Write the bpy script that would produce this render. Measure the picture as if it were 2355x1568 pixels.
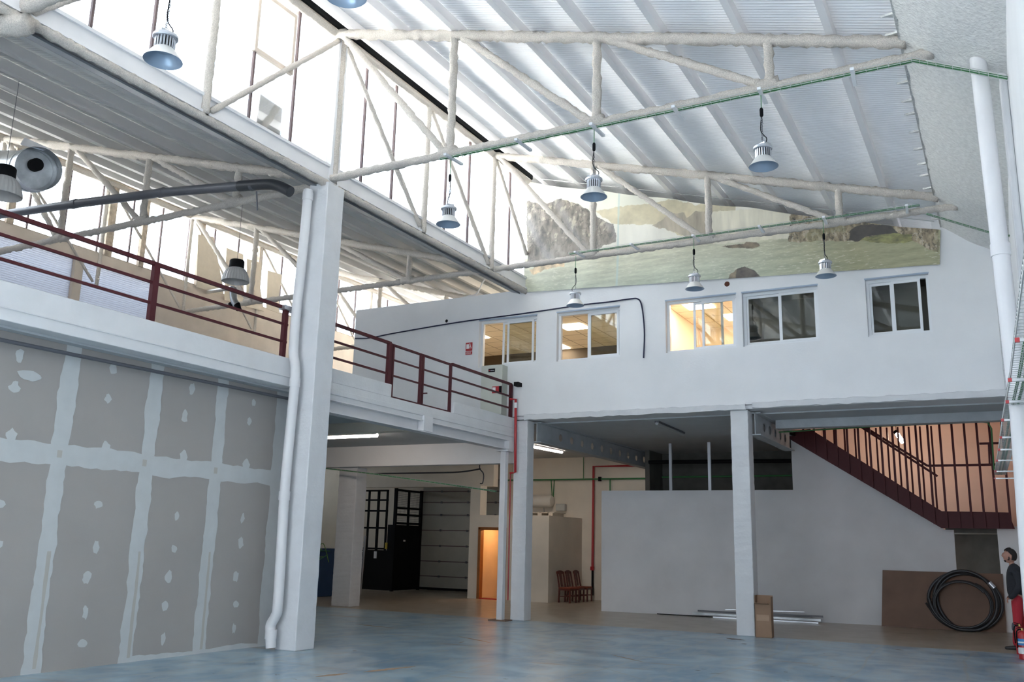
import bpy, bmesh, math, random
from mathutils import Vector, Matrix, noise
random.seed(7)
R = math.radians
PI = math.pi
for o in list(bpy.data.objects):
    bpy.data.objects.remove(o)
scene = bpy.context.scene
COL = scene.collection
S = 1.138                      # metres per layout unit

# ------------------------------------------------------------------ camera
FPX = 2093.566; W, H = 2355, 1568
CAM_Z = 1.45
YAW, PITCH, ROLL = R(28.46441), R(12.51488), R(1.36498)
FW = Vector((-math.sin(YAW)*math.cos(PITCH), math.cos(YAW)*math.cos(PITCH), math.sin(PITCH)))
RT0 = Vector((math.cos(YAW), math.sin(YAW), 0)); UP0 = RT0.cross(FW)
RT = math.cos(ROLL)*RT0 + math.sin(ROLL)*UP0
UP = -math.sin(ROLL)*RT0 + math.cos(ROLL)*UP0
cam_data = bpy.data.cameras.new('camera'); cam = bpy.data.objects.new('camera', cam_data); COL.objects.link(cam)
cam_data.sensor_width = 36; cam_data.lens = FPX/W*36; cam_data.clip_start = .02; cam_data.clip_end = 300
m = Matrix((RT, UP, -FW)).transposed().to_4x4(); m.translation = Vector((0, 0, CAM_Z))*S
cam.matrix_world = m
scene.camera = cam

# ------------------------------------------------------------------ world, sun, exposure
scene.view_settings.view_transform = 'Standard'; scene.view_settings.look = 'None'
scene.view_settings.gamma = 1; scene.view_settings.use_curve_mapping = False
scene.view_settings.exposure = 0.12
SKY_STRENGTH = 7.0
SUN_STRENGTH = 140.0
world = bpy.data.worlds.new('world'); scene.world = world; world.use_nodes = True
wn = world.node_tree; wn.nodes.clear()
bg = wn.nodes.new('ShaderNodeBackground'); wo = wn.nodes.new('ShaderNodeOutputWorld')
bg.inputs[0].default_value = (.84, .91, 1, 1); bg.inputs[1].default_value = SKY_STRENGTH
wn.links.new(bg.outputs[0], wo.inputs[0])
sd = bpy.data.lights.new('sun', 'SUN'); sd.energy = SUN_STRENGTH; sd.angle = R(.6); sd.color = (1, .95, .86)
sun = bpy.data.objects.new('sun', sd); COL.objects.link(sun)
sun.rotation_euler = Vector((-math.cos(R(52)), .12, -math.sin(R(52)))).to_track_quat('-Z', 'Y').to_euler()
sun.location = (20, 0, 30)

def portal(loc, size, direction):
    l = bpy.data.lights.new('sky_portal', 'AREA'); l.shape = 'RECTANGLE'; l.size, l.size_y = size[0]*S, size[1]*S
    l.cycles.is_portal = True
    o = bpy.data.objects.new('sky_portal', l); COL.objects.link(o); o.location = Vector(loc)*S
    o.rotation_euler = Vector(direction).to_track_quat('-Z', 'Y').to_euler()
cy = scene.cycles
cy.max_bounces = 8; cy.diffuse_bounces = 6; cy.glossy_bounces = 3; cy.transmission_bounces = 4; cy.transparent_max_bounces = 16
cy.sample_clamp_indirect = 150; cy.caustics_reflective = False; cy.caustics_refractive = False
cy.use_denoising = True

# ------------------------------------------------------------------ helpers
def at(u, v, **k):
    """photo pixel -> point of the place on the plane x=, y= or z= (layout units)"""
    (a, val), = k.items(); i = 'xyz'.index(a)
    d = FW + RT*((u-W/2)/FPX) - UP*((v-H/2)/FPX); o = Vector((0, 0, CAM_Z))
    return o + d*((val-o[i])/d[i])

def worldloc(o):
    p = Vector((0, 0, 0))
    while o: p += o.location; o = o.parent
    return p

def setp(o, label=None, cat=None, group=None, kind=None):
    if label: o['label'] = label
    if cat: o['category'] = cat
    if group: o['group'] = group
    if kind: o['kind'] = kind
    return o

def thing(name, label, cat, loc=(0, 0, 0), rotz=0, group=None):
    o = bpy.data.objects.new(name, None); COL.objects.link(o)
    o.location = Vector(loc)*S; o.rotation_euler = (0, 0, rotz); o.empty_display_size = .1
    return setp(o, label, cat, group)

class MB:
    """collects shapes (layout units) and links them as one mesh"""
    def __init__(s): s.bm = bmesh.new(); s.mi = 0
    def face(s, vs):
        try:
            f = s.bm.faces.new(vs); f.material_index = s.mi; return f
        except ValueError: return None
    def v(s, p): return s.bm.verts.new(Vector(p)*S)
    def poly(s, pts): return s.face([s.v(p) for p in pts])
    def box(s, x0, x1, y0, y1, z0, z1):
        a = [s.v((x, y, z)) for z in (z0, z1) for x, y in ((x0, y0), (x1, y0), (x1, y1), (x0, y1))]
        for q in ((3, 2, 1, 0), (4, 5, 6, 7), (0, 1, 5, 4), (1, 2, 6, 5), (2, 3, 7, 6), (3, 0, 4, 7)): s.face([a[i] for i in q])
        return s
    def bar(s, p, q, w, h=None, up=(0, 0, 1)):
        h = h or w; p = Vector(p); q = Vector(q); d = (q-p).normalized(); u = Vector(up)
        if abs(d.dot(u)) > .95: u = Vector((0, 1, 0))
        r = d.cross(u).normalized(); u = r.cross(d)
        a = [s.v(c + r*i*w/2 + u*j*h/2) for c in (p, q) for i, j in ((-1, -1), (1, -1), (1, 1), (-1, 1))]
        for f in ((3, 2, 1, 0), (4, 5, 6, 7), (0, 1, 5, 4), (1, 2, 6, 5), (2, 3, 7, 6), (3, 0, 4, 7)): s.face([a[i] for i in f])
        return s
    def tube(s, pts, r, n=10, cap=True, rough=0, radii=None):
        pts = [Vector(p) for p in pts]
        if rough:
            out = []; step = .055
            for i in range(len(pts)-1):
                k = max(1, int((pts[i+1]-pts[i]).length/step))
                out += [pts[i].lerp(pts[i+1], j/k) for j in range(k)]
            pts = out+[pts[-1]]
        rings = []; ref = None
        for i, p in enumerate(pts):
            d = (pts[min(i+1, len(pts)-1)] - pts[max(i-1, 0)]).normalized()
            if ref is None:
                ref = Vector((0, 0, 1)) if abs(d.z) < .9 else Vector((0, 1, 0))
            a = d.cross(ref).normalized(); b = a.cross(d).normalized(); ref = b
            rr = radii[i] if radii else r
            if rough: rr *= 1+random.uniform(-.22, .22)*rough
            rings.append([s.v(p+(a*math.cos(2*PI*k/n)+b*math.sin(2*PI*k/n))*rr*(1+(random.uniform(-1, 1)*rough if rough else 0))) for k in range(n)])
        for i in range(len(rings)-1):
            for k in range(n): s.face([rings[i][k], rings[i][(k+1) % n], rings[i+1][(k+1) % n], rings[i+1][k]])
        if cap: s.face(rings[0][::-1]); s.face(rings[-1])
        return s
    def lathe(s, prof, c=(0, 0, 0), n=28, axis='z', flute=0):
        rings = []
        for r, z in prof:
            ring = []
            for k in range(n):
                a = 2*PI*k/n; rr = r*(1+(flute if k % 2 else 0))
                x, y = rr*math.cos(a), rr*math.sin(a)
                p = (x, y, z) if axis == 'z' else ((z, x, y) if axis == 'x' else (x, z, y))
                ring.append(s.v(Vector(c)+Vector(p)))
            rings.append(ring)
        for i in range(len(rings)-1):
            for k in range(n): s.face([rings[i][k], rings[i][(k+1) % n], rings[i+1][(k+1) % n], rings[i+1][k]])
        return s
    def prism(s, pts, off):
        off = Vector(off); a = [s.v(p) for p in pts]; b = [s.v(Vector(p)+off) for p in pts]; n = len(pts)
        s.face(a[::-1]); s.face(b)
        for i in range(n): s.face([a[i], a[(i+1) % n], b[(i+1) % n], b[i]])
        return s
    def build(s, name, mats, parent=None, smooth=False, bevel=0, origin=None, label=None):
        bm = s.bm
        bmesh.ops.recalc_face_normals(bm, faces=bm.faces)
        if parent is not None: org = worldloc(parent)
        elif origin is not None: org = Vector(origin)*S
        else:
            xs = [v.co for v in bm.verts]
            org = Vector(((min(c.x for c in xs)+max(c.x for c in xs))/2, (min(c.y for c in xs)+max(c.y for c in xs))/2, min(c.z for c in xs)))
        bmesh.ops.translate(bm, verts=bm.verts, vec=-org)
        me = bpy.data.meshes.new(name); bm.to_mesh(me); bm.free()
        for mt in (mats if isinstance(mats, (list, tuple)) else [mats]): me.materials.append(mt)
        if smooth:
            for p in me.polygons: p.use_smooth = True
            if smooth != 'all':
                try: me.set_sharp_from_angle(angle=R(40))
                except Exception: pass
        o = bpy.data.objects.new(name, me); COL.objects.link(o)
        if parent is not None: o.parent = parent
        else: o.location = org
        if bevel:
            b = o.modifiers.new('bevel', 'BEVEL'); b.width = bevel*S; b.segments = 2; b.limit_method = 'ANGLE'
        if label: o['label'] = label
        return o
def struct(o): o['kind'] = 'structure'; return o
def arc(c, r, a0, a1, n, ax1, ax2):
    c = Vector(c); ax1 = Vector(ax1); ax2 = Vector(ax2)
    return [c+ax1*r*math.cos(a0+(a1-a0)*i/n)+ax2*r*math.sin(a0+(a1-a0)*i/n) for i in range(n+1)]
def curve_pts(pts, n=6):
    """Catmull-Rom through the points"""
    P = [Vector(p) for p in pts]; P = [P[0]*2-P[1]]+P+[P[-1]*2-P[-2]]; out = []
    for i in range(1, len(P)-2):
        for j in range(n):
            t = j/n; a, b, c, d = P[i-1:i+3]
            out.append(.5*((2*b)+(c-a)*t+(2*a-5*b+4*c-d)*t*t+(3*b-a-3*c+d)*t**3))
    return out+[P[-2]]

# ------------------------------------------------------------------ materials
def mat(name, col, rough=.6, metal=0, bump=0, bscale=30, var=0, vscale=3, emit=None, estr=0, spec=.5, detail=4):
    m = bpy.data.materials.new(name); m.use_nodes = True; nt = m.node_tree; b = nt.nodes['Principled BSDF']
    b.inputs['Base Color'].default_value = (*col, 1); b.inputs['Roughness'].default_value = rough; b.inputs['Metallic'].default_value = metal
    b.inputs['Specular IOR Level'].default_value = spec
    geo = nt.nodes.new('ShaderNodeTexCoord')
    if var:
        nz = nt.nodes.new('ShaderNodeTexNoise'); nz.inputs['Scale'].default_value = vscale; nz.inputs['Detail'].default_value = 5
        nt.links.new(geo.outputs['Object'], nz.inputs['Vector'])
        mr = nt.nodes.new('ShaderNodeMapRange'); mr.inputs['From Min'].default_value = .3; mr.inputs['From Max'].default_value = .7
        mr.inputs['To Min'].default_value = 1-var; mr.inputs['To Max'].default_value = 1+var*.5
        nt.links.new(nz.outputs['Fac'], mr.inputs['Value'])
        mx = nt.nodes.new('ShaderNodeVectorMath'); mx.operation = 'SCALE'; mx.inputs[0].default_value = col
        nt.links.new(mr.outputs[0], mx.inputs['Scale']); nt.links.new(mx.outputs[0], b.inputs['Base Color'])
    if bump:
        nb = nt.nodes.new('ShaderNodeTexNoise'); nb.inputs['Scale'].default_value = bscale; nb.inputs['Detail'].default_value = detail
        nt.links.new(geo.outputs['Object'], nb.inputs['Vector'])
        bp = nt.nodes.new('ShaderNodeBump'); bp.inputs['Strength'].default_value = bump; bp.inputs['Distance'].default_value = .02
        nt.links.new(nb.outputs['Fac'], bp.inputs['Height']); nt.links.new(bp.outputs[0], b.inputs['Normal'])
    if emit:
        b.inputs['Emission Color'].default_value = (*emit, 1); b.inputs['Emission Strength'].default_value = estr
    return m
WHITE = mat('white_paint', (.78, .79, .80), .75, bump=.12, bscale=25, var=.04, vscale=1.5)
WHITE_W = mat('warm_white_paint', (.76, .69, .58), .8, bump=.15, bscale=22, var=.07, vscale=1.5)
CONC = mat('white_painted_concrete', (.65, .66, .675), .7, bump=.25, bscale=18, var=.05, vscale=4)
SPRAY = mat('sprayed_fibre', (.68, .63, .57), .95, bump=1, bscale=95, var=.22, vscale=70, detail=6)
SOFFIT = mat('sprayed_fibre_soffit', (.74, .74, .72), .95, bump=1, bscale=28, var=.14, vscale=20)
ROOF = mat('corrugated_white_sheet', (.86, .86, .87), .55, var=.05, vscale=1)
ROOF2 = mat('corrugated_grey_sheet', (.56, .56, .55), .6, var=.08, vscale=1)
PURL = mat('purlin_white_metal', (.90, .88, .88), .4)
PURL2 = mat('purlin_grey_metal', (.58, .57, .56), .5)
KERBM = mat('white_kerb_paint', (.66, .67, .68), .75, bump=.2, bscale=20, var=.05, vscale=3)
STEELW = mat('white_steel', (.70, .70, .71), .5, bump=.05, bscale=60, var=.04)
GUTTERM = mat('grey_galvanised', (.22, .24, .26), .5, metal=.3)
RAIL = mat('maroon_paint', (.075, .014, .018), .55, spec=.25)
RED = mat('red_paint', (.42, .02, .025), .35)
BLACK = mat('black_paint', (.006, .006, .007), .7, spec=.15)
RUBBER = mat('black_rubber', (.02, .021, .024), .45)
DKGREY = mat('dark_grey_pvc', (.10, .105, .12), .35)
MULL = mat('dark_mullion', (.13, .09, .09), .6)
RUSTM = mat('rusty_cream_post', (.5, .42, .33), .7, var=.4, vscale=8)
ALU = mat('aluminium', (.62, .64, .68), .35, metal=.85)
ALUF = mat('white_aluminium_frame', (.78, .80, .82), .35)
GALV = mat('galvanised_duct', (.42, .44, .45), .33, metal=.9, var=.25, vscale=6)
LAMPIN = mat('lamp_reflector_inside', (.30, .38, .48), .3, metal=.4)
LAMPOUT = mat('lamp_reflector_outside', (.80, .79, .76), .3, metal=.25)
GREEN = mat('green_cable', (.05, .20, .07), .5)
WIRE = mat('zinc_wire', (.55, .56, .55), .4, metal=.6)
BROWN = mat('brown_fibreboard', (.16, .085, .05), .6, var=.2, vscale=2)
CARD = mat('cardboard', (.30, .19, .12), .8, var=.06, vscale=8)
WOODF = mat('orange_wood', (.33, .12, .03), .45, var=.15, vscale=5)
CHAIRW = mat('dark_red_wood', (.11, .025, .018), .4)
CHAIRS = mat('rust_upholstery', (.22, .05, .025), .8)
PLY = mat('beige_board', (.62, .55, .45), .7, var=.06, vscale=6)
SHUT = mat('sectional_door_panel', (.40, .39, .34), .6, var=.08, vscale=2)
BEIGE = mat('beige_plaster', (.62, .54, .46), .85, bump=.2, bscale=12, var=.1, vscale=2)
PINK = mat('salmon_plaster', (.74, .57, .49), .85, bump=.15, bscale=14, var=.06, vscale=2)
PARTW = mat('grey_white_partition_paint', (.66, .66, .67), .85, bump=.1, bscale=8, var=.08, vscale=1.3)
DARKW = mat('dark_plaster_shade_tone', (.10, .10, .09), .9, var=.2, vscale=3)  # dark colour stands in for the missing light in the recess
CEILU = mat('mezzanine_ceiling_grey', (.47, .50, .52), .8, bump=.1, bscale=15, var=.05, vscale=2)
BEAMU = mat('beam_grey_blue', (.42, .45, .47), .75, bump=.3, bscale=15, var=.1, vscale=4)
BLUEB = mat('blue_plastic', (.01, .05, .14), .5)
SKIN = mat('skin', (.42, .22, .16), .55)
HAIR = mat('black_hair', (.015, .011, .01), .7, bump=.5, bscale=80)
JACKET = mat('black_jacket_cloth', (.02, .022, .028), .85, bump=.3, bscale=40)
TROUS = mat('red_work_cloth', (.42, .02, .035), .8, bump=.3, bscale=40)
KNEE = mat('grey_knee_cloth', (.09, .09, .11), .85)
SHOE = mat('black_shoe', (.02, .02, .022), .5)
LABW = mat('label_white', (.8, .8, .8), .5); LABB = mat('label_blue', (.05, .25, .55), .5); LABY = mat('label_yellow', (.6, .45, .05), .5)
EYE = mat('eye_white', (.7, .7, .7), .3)
BOARD = mat('plasterboard_grey', (.345, .325, .305), .9, bump=.04, bscale=60, var=.04, vscale=1.2)
PUTTY = mat('joint_compound', (.50, .52, .52), .8, var=.05, vscale=5)
PUTTY2 = mat('joint_compound_bare_core', (.43, .41, .37), .85)
TUBE_ON = mat('fluorescent_tube_lit', (.9, .9, .9), .4, emit=(1, .84, .72), estr=48)
PANEL_ON = mat('ceiling_panel_lit', (.9, .9, .9), .4, emit=(1, .87, .68), estr=26)
BULB_ON = mat('bulb_lit', (.9, .9, .9), .4, emit=(1, .80, .62), estr=130)

def glass(name, tint=(.96, .98, 1), refl=1.0, translucent=0):
    m = bpy.data.materials.new(name); m.use_nodes = True; nt = m.node_tree; nt.nodes.clear()
    out = nt.nodes.new('ShaderNodeOutputMaterial'); tr = nt.nodes.new('ShaderNodeBsdfTransparent'); tr.inputs[0].default_value = (*tint, 1)
    gl = nt.nodes.new('ShaderNodeBsdfGlossy'); gl.inputs['Roughness'].default_value = .02
    fr = nt.nodes.new('ShaderNodeFresnel'); fr.inputs[0].default_value = 1.5
    mu = nt.nodes.new('ShaderNodeMath'); mu.operation = 'MULTIPLY'; mu.inputs[1].default_value = refl
    mx = nt.nodes.new('ShaderNodeMixShader')
    nt.links.new(fr.outputs[0], mu.inputs[0]); nt.links.new(mu.outputs[0], mx.inputs[0])
    if translucent:
        tl = nt.nodes.new('ShaderNodeBsdfTranslucent'); tl.inputs[0].default_value = (.40, .41, .44, 1)
        m2 = nt.nodes.new('ShaderNodeMixShader'); m2.inputs[0].default_value = translucent
        nt.links.new(tr.outputs[0], m2.inputs[1]); nt.links.new(tl.outputs[0], m2.inputs[2]); nt.links.new(m2.outputs[0], mx.inputs[1])
    else: nt.links.new(tr.outputs[0], mx.inputs[1])
    nt.links.new(gl.outputs[0], mx.inputs[2]); nt.links.new(mx.outputs[0], out.inputs[0])
    return m
GLASS = glass('window_glass', refl=.6)
GLASS2 = glass('office_glass', tint=(.93, .94, .90), refl=2.0)
POLY = glass('twin_wall_polycarbonate', tint=(.6, .62, .66), refl=.8, translucent=.9)

# floor: worn blue paint up to the old slab edge, bare screed beyond
def floor_mat():
    m = bpy.data.materials.new('painted_floor'); m.use_nodes = True; nt = m.node_tree; N = nt.nodes; L = nt.links
    b = N['Principled BSDF']; b.inputs['Roughness'].default_value = .28; b.inputs['Specular IOR Level'].default_value = .5
    g = N.new('ShaderNodeNewGeometry')
    def nz(scale, det=6, stretch=None, dist=0):
        n = N.new('ShaderNodeTexNoise'); n.inputs['Scale'].default_value = scale; n.inputs['Detail'].default_value = det; n.inputs['Distortion'].default_value = dist
        if stretch:
            mp = N.new('ShaderNodeMapping'); mp.inputs['Scale'].default_value = stretch; mp.inputs['Rotation'].default_value = (0, 0, .5)
            L.new(g.outputs['Position'], mp.inputs[0]); L.new(mp.outputs[0], n.inputs['Vector'])
        else: L.new(g.outputs['Position'], n.inputs['Vector'])
        return n
    def ramp(src, a, b_, ca, cb):
        r = N.new('ShaderNodeValToRGB'); r.color_ramp.elements[0].position = a; r.color_ramp.elements[1].position = b_
        r.color_ramp.elements[0].color = (*ca, 1); r.color_ramp.elements[1].color = (*cb, 1); L.new(src, r.inputs[0]); return r
    def mix(f, a, c):
        x = N.new('ShaderNodeMix'); x.data_type = 'RGBA'
        if isinstance(f, float): x.inputs[0].default_value = f
        else: L.new(f, x.inputs[0])
        for i, s in ((6, a), (7, c)):
            if isinstance(s, tuple): x.inputs[i].default_value = (*s, 1)
            else: L.new(s, x.inputs[i])
        return x.outputs[2]
    base = (.3, .4, .5)
    fine = ramp(nz(5, 9, (1, .4, 1), .8).outputs[0], .46, .60, (0, 0, 0), (1, 1, 1)).outputs[0]
    mm = N.new('ShaderNodeMath'); mm.operation = 'MULTIPLY'; L.new(fine, mm.inputs[0]); mm.inputs[1].default_value = .5
    base = mix(mm.outputs[0], ramp(nz(1.1, 10, dist=1.2).outputs[0], .38, .62, (.13, .245, .35), (.34, .455, .52)).outputs[0], (.38, .41, .41))
    rust = ramp(nz(1.6, 7, (.35, 2.2, 1), .4).outputs[0], .61, .72, (0, 0, 0), (.6, .6, .6)).outputs[0]
    base = mix(rust, base, (.27, .16, .09))
    spots = ramp(nz(5, 3).outputs[0], .73, .76, (0, 0, 0), (1, 1, 1)).outputs[0]
    base = mix(spots, base, (.05, .04, .04))
    scr = N.new('ShaderNodeTexWave'); scr.inputs['Scale'].default_value = .22; scr.inputs['Distortion'].default_value = 2; scr.inputs['Detail'].default_value = 2
    L.new(g.outputs['Position'], scr.inputs['Vector'])
    line = ramp(scr.outputs['Fac'], .9993, 1.0, (0, 0, 0), (.5, .5, .5)).outputs[0]
    base = mix(line, base, (.32, .31, .27))
    screed = ramp(nz(2.2, 8).outputs[0], .35, .7, (.33, .28, .21), (.43, .38, .31)).outputs[0]
    sp = N.new('ShaderNodeSeparateXYZ'); L.new(g.outputs['Position'], sp.inputs[0])
    wob = nz(3, 3); a = N.new('ShaderNodeMath'); a.operation = 'MULTIPLY_ADD'; a.inputs[1].default_value = .08
    L.new(wob.outputs[0], a.inputs[0]); L.new(sp.outputs[1], a.inputs[2])
    gt = N.new('ShaderNodeMath'); gt.operation = 'GREATER_THAN'; gt.inputs[1].default_value = 16.33*S; L.new(a.outputs[0], gt.inputs[0])
    L.new(mix(gt.outputs[0], base, screed), b.inputs['Base Color'])
    bp = N.new('ShaderNodeBump'); bp.inputs['Strength'].default_value = .06; L.new(nz(12, 6).outputs[0], bp.inputs['Height']); L.new(bp.outputs[0], b.inputs['Normal'])
    return m
FLOORM = floor_mat()
def tile_mat():
    m = bpy.data.materials.new('suspended_tiles'); m.use_nodes = True; nt = m.node_tree; b = nt.nodes['Principled BSDF']; b.inputs['Roughness'].default_value = .9
    g = nt.nodes.new('ShaderNodeNewGeometry'); br = nt.nodes.new('ShaderNodeTexBrick'); br.offset = 0
    br.inputs['Scale'].default_value = 1; br.inputs['Brick Width'].default_value = .6; br.inputs['Row Height'].default_value = .6; br.inputs['Mortar Size'].default_value = .014
    br.inputs['Color1'].default_value = (.86, .78, .64, 1); br.inputs['Color2'].default_value = (.84, .76, .63, 1); br.inputs['Mortar'].default_value = (.42, .36, .28, 1)
    nt.links.new(g.outputs['Position'], br.inputs['Vector']); nt.links.new(br.outputs[0], b.inputs['Base Color']); return m
TILES = tile_mat()

# ------------------------------------------------------------------ key levels (layout units)
XG = -8.44          # glazing line / left column line
XN = -16.8          # glazing line of the next nave
YA, YT, YB = 9.7, 14.64, 16.16
XR = .35            # right wall
ZG, ZT = 8.97, 6.6
SL = .277           # roof slope

# ================================================================== STRUCTURE
mb = MB(); mb.box(-22, XR+.3, -3.2, 26, -.2, 0)
def streak(u0, v0, u1, v1, w, n=14, zz=.0015):
    a = at(u0, v0, z=zz); b = at(u1, v1, z=zz); d = (b-a); nrm = Vector((-d.y, d.x, 0)).normalized(); prev = None
    for i in range(n+1):
        t_ = i/n; ww = w*(1 if w < .012 else (.25+math.sin(PI*t_))*random.uniform(.5, 1)); p = a.lerp(b, t_)
        q_ = (mb.v(p+nrm*ww), mb.v(p-nrm*ww))
        if prev: mb.face([prev[0], prev[1], q_[1], q_[0]])
        prev = q_
mb.mi = 1
for L_ in ((715, 1472, 1060, 1424, .007), (1500, 1568, 1140, 1464, .006), (2010, 1568, 1600, 1500, .006), (1160, 1430, 905, 1452, .005)): streak(*L_)
mb.mi = 2
for L_ in ((818, 1435, 905, 1444, .05), (835, 1545, 955, 1532, .06), (1050, 1462, 1130, 1478, .03), (1405, 1505, 1480, 1522, .02), (726, 1556, 800, 1548, .05), (1055, 1478, 1068, 1475, .02)): streak(*L_)
mb.mi = 3
for L_ in ((1672, 1467, 1712, 1472, .10), (1704, 1480, 1718, 1481, .05), (1598, 1541, 1612, 1542, .03), (1802, 1545, 1812, 1545, .03), (1630, 1549, 1662, 1549, .02), (2050, 1492, 2080, 1495, .03), (2062, 1456, 2120, 1458, .02), (1646, 1456, 1666, 1457, .04), (1868, 1530, 1882, 1531, .02)): streak(*L_)
struct(mb.build('floor', [FLOORM, mat('floor_joint_line', (.42, .42, .38), .5), mat('floor_rust_streak', (.34, .22, .13), .5), mat('floor_damp_stain', (.09, .075, .06), .4)], origin=(0, 0, 0)))
mb = MB(); mb.box(XR, XR+.25, -3, 26, 0, 9.6); struct(mb.build('wall_right', WHITE, origin=(XR, 0, 0)))
# corrugated roofs with purlins
def corrugated(x0, z0, x1, z1, ya, yb, pitch=.06, amp=.017):
    mb = MB(); n = int((yb-ya)/pitch*4); prof = (0, 0, 1, 1)
    pa = None
    for i in range(n+1):
        y = ya+(yb-ya)*i/n; dz = amp*prof[i % 4]
        a = mb.v((x0, y, z0+dz)); b = mb.v((x1, y, z1+dz))
        if pa: mb.face([pa[0], a, b, pa[1]])
        pa = (a, b)
    return mb
def chord_z(x, xg): return ZG-SL*(x-xg)
def roof(name, xg, x_end, ya, yb, m, pm, offs=()):
    up = .235
    o = struct(corrugated(xg-.35, chord_z(xg-.35, xg)+up, x_end, chord_z(x_end, xg)+up, ya, yb).build(name, m, origin=(xg, 0, ZG)))
    for dx in (.3, 1.16, 2.16, 3.16, 4.15, 5.14, 6.13, 7.12, 7.85):
        x = xg+dx; z = chord_z(x, xg)
        q = MB()
        # Z section: web and two flanges, leaning with the roof
        q.box(x-.040, x+.040, ya, yb, z+.068, z+.222)
        q.build('purlin', pm, parent=o)
    return o
roof1 = roof('ceiling', XG, -.42, -3, 17.15, ROOF, PURL)
roof2 = roof('ceiling_left', XN, -8.72, -3, 25, ROOF2, PURL2)

bounce_roof = struct(corrugated(XN-.9, 6.95, XN-9, 9.2, -3, 30, pitch=.3).build('ceiling_bounce_sheet', ROOF2, origin=(-21, 10, 7)))  # unseen sheet added to bounce sunlight onto the left nave's ceiling
# end wall above the offices with window openings
WIN = [(-9.56, -8.19), (-7.74, -6.38), (-5.45, -4.10), (-3.99, -2.65), (-1.86, -.86)]
WZ0, WZ1 = 5.02, 6.03
mb = MB(); yb0, yb1 = YB, YB+.25
mb.box(-12.86, XR, yb0, yb1, 3.95, WZ0)
mb.box(-12.86, XR, yb0, yb1, WZ1, 6.6)
xs = [-12.86]+[e for w in WIN for e in w]+[XR]
for i in range(0, len(xs), 2): mb.box(xs[i], xs[i+1], yb0, yb1, WZ0, WZ1)
mb.prism([(XG-.1, 17.1, 6.5), (XR, 17.1, 6.5), (XR, 17.1, chord_z(XR, XG)+.3), (XG-.1, 17.1, chord_z(XG-.1, XG)+.3)], (0, .25, 0)); mb.box(XG-.1, XR, yb1, 17.12, 6.5, 6.59); mb.box(-.75, XR, yb0, yb1, 6.6, 7.2); mb.box(XG-.12, XG-.02, YB+.1, 17.15, 6.6, 9.2)
wall_back = struct(mb.build('wall_back', WHITE, origin=(0, YB, 0)))
# slab edge with a rough cast nib
mb = MB()
def rough_edge(mb, x0, x1, y, z0, z1, step=.12, amp=.012):
    n = int((x1-x0)/step); prev = None
    for i in range(n+1):
        x = x0+(x1-x0)*i/n; j = lambda: random.uniform(-amp, amp)
        ring = [mb.v((x, y+.06, z0)), mb.v((x, y+j()*.5, z0+j())), mb.v((x, y+j()*.5, z1+j())), mb.v((x, y+.06, z1+.02+j()))]
        if prev:
            for k in range(3): mb.face([prev[k], ring[k], ring[k+1], prev[k+1]])
            mb.face([prev[3], ring[3], ring[0], prev[0]])
        prev = ring
rough_edge(mb, -8.42, -3.98, YB-.045, 3.87, 3.965)
rough_edge(mb, -3.86, .16, YB-.045, 3.89, 3.985)
mb.box(-8.6, XR, YB, 17.86, 3.885, 3.96); mb.box(-8.6, -3.93, 17.86, 23.65, 3.885, 3.96)
struct(mb.build('trim_1', CONC, origin=(-4, YB, 3.9)))
mb = MB(); mb.box(-22, XR, 16.75, 17.86, 3.86, 3.884); mb.box(-22, -3.93, 17.86, 24.4, 3.86, 3.884); mb.box(-22, -8.6, 16.75, 23.9, 3.9, 3.96); struct(mb.build('ceiling_under_offices', CEILU, origin=(-4, 20, 3.88)))
mb = MB(); mb.box(-22, -8.99, -3, 16.49, 3.5, 3.62); mb.box(-8.99, -8.81, 10.05, 16.49, 3.5, 3.62); struct(mb.build('ceiling_mezzanine', CEILU, origin=(-14, 8, 3.5)))
# lower far wall, side return, left wall
mb = MB(); mb.box(-12.86, -8.05, 23.65, 23.9, 0, 3.9); mb.box(-22, -12.86, 24.06, 24.3, 0, 3.9); mb.box(-12.95, -12.86, 23.6, 24.3, 0, 3.9); struct(mb.build('wall_far', WHITE_W, origin=(-12, 23.65, 0)))
mb = MB(); mb.box(-8.12, -8.0, 22.3, 23.65, 0, 3.88); mb.box(-8.0, -4.0, 23.3, 23.5, 0, 3.88); mb.box(-4.1, -4.0, 20.5, 23.3, 2.72, 3.88); struct(mb.build('wall_recess', DARKW, origin=(-6, 23, 0)))  # side wall placed to keep the tube light out of the recess
mb = MB(); mb.box(-4.0, XR, 23.4, 23.65, 1.9, 5.0); mb.box(-3.99, -3.93, 20.6, 23.4, 0, 5.0); mb.box(-3.99, -3.93, 17.86, 20.6, 3.86, 5.0); mb.box(-3.93, XR, 17.86, 17.92, 3.87, 5.0); mb.box(-3.93, XR, 17.92, 23.4, 4.95, 5.05); mb.box(XR-.02, XR, 18.0, 23.4, 2.0, 4.95)
struct(mb.build('wall_stairwell', PINK, origin=(-2, 23.4, 1.9)))
mb = MB(); mb.box(-22, -21.8, -3, 26, 0, 3.5); struct(mb.build('wall_far_left', WHITE_W, origin=(-22, 10, 0)))
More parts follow.
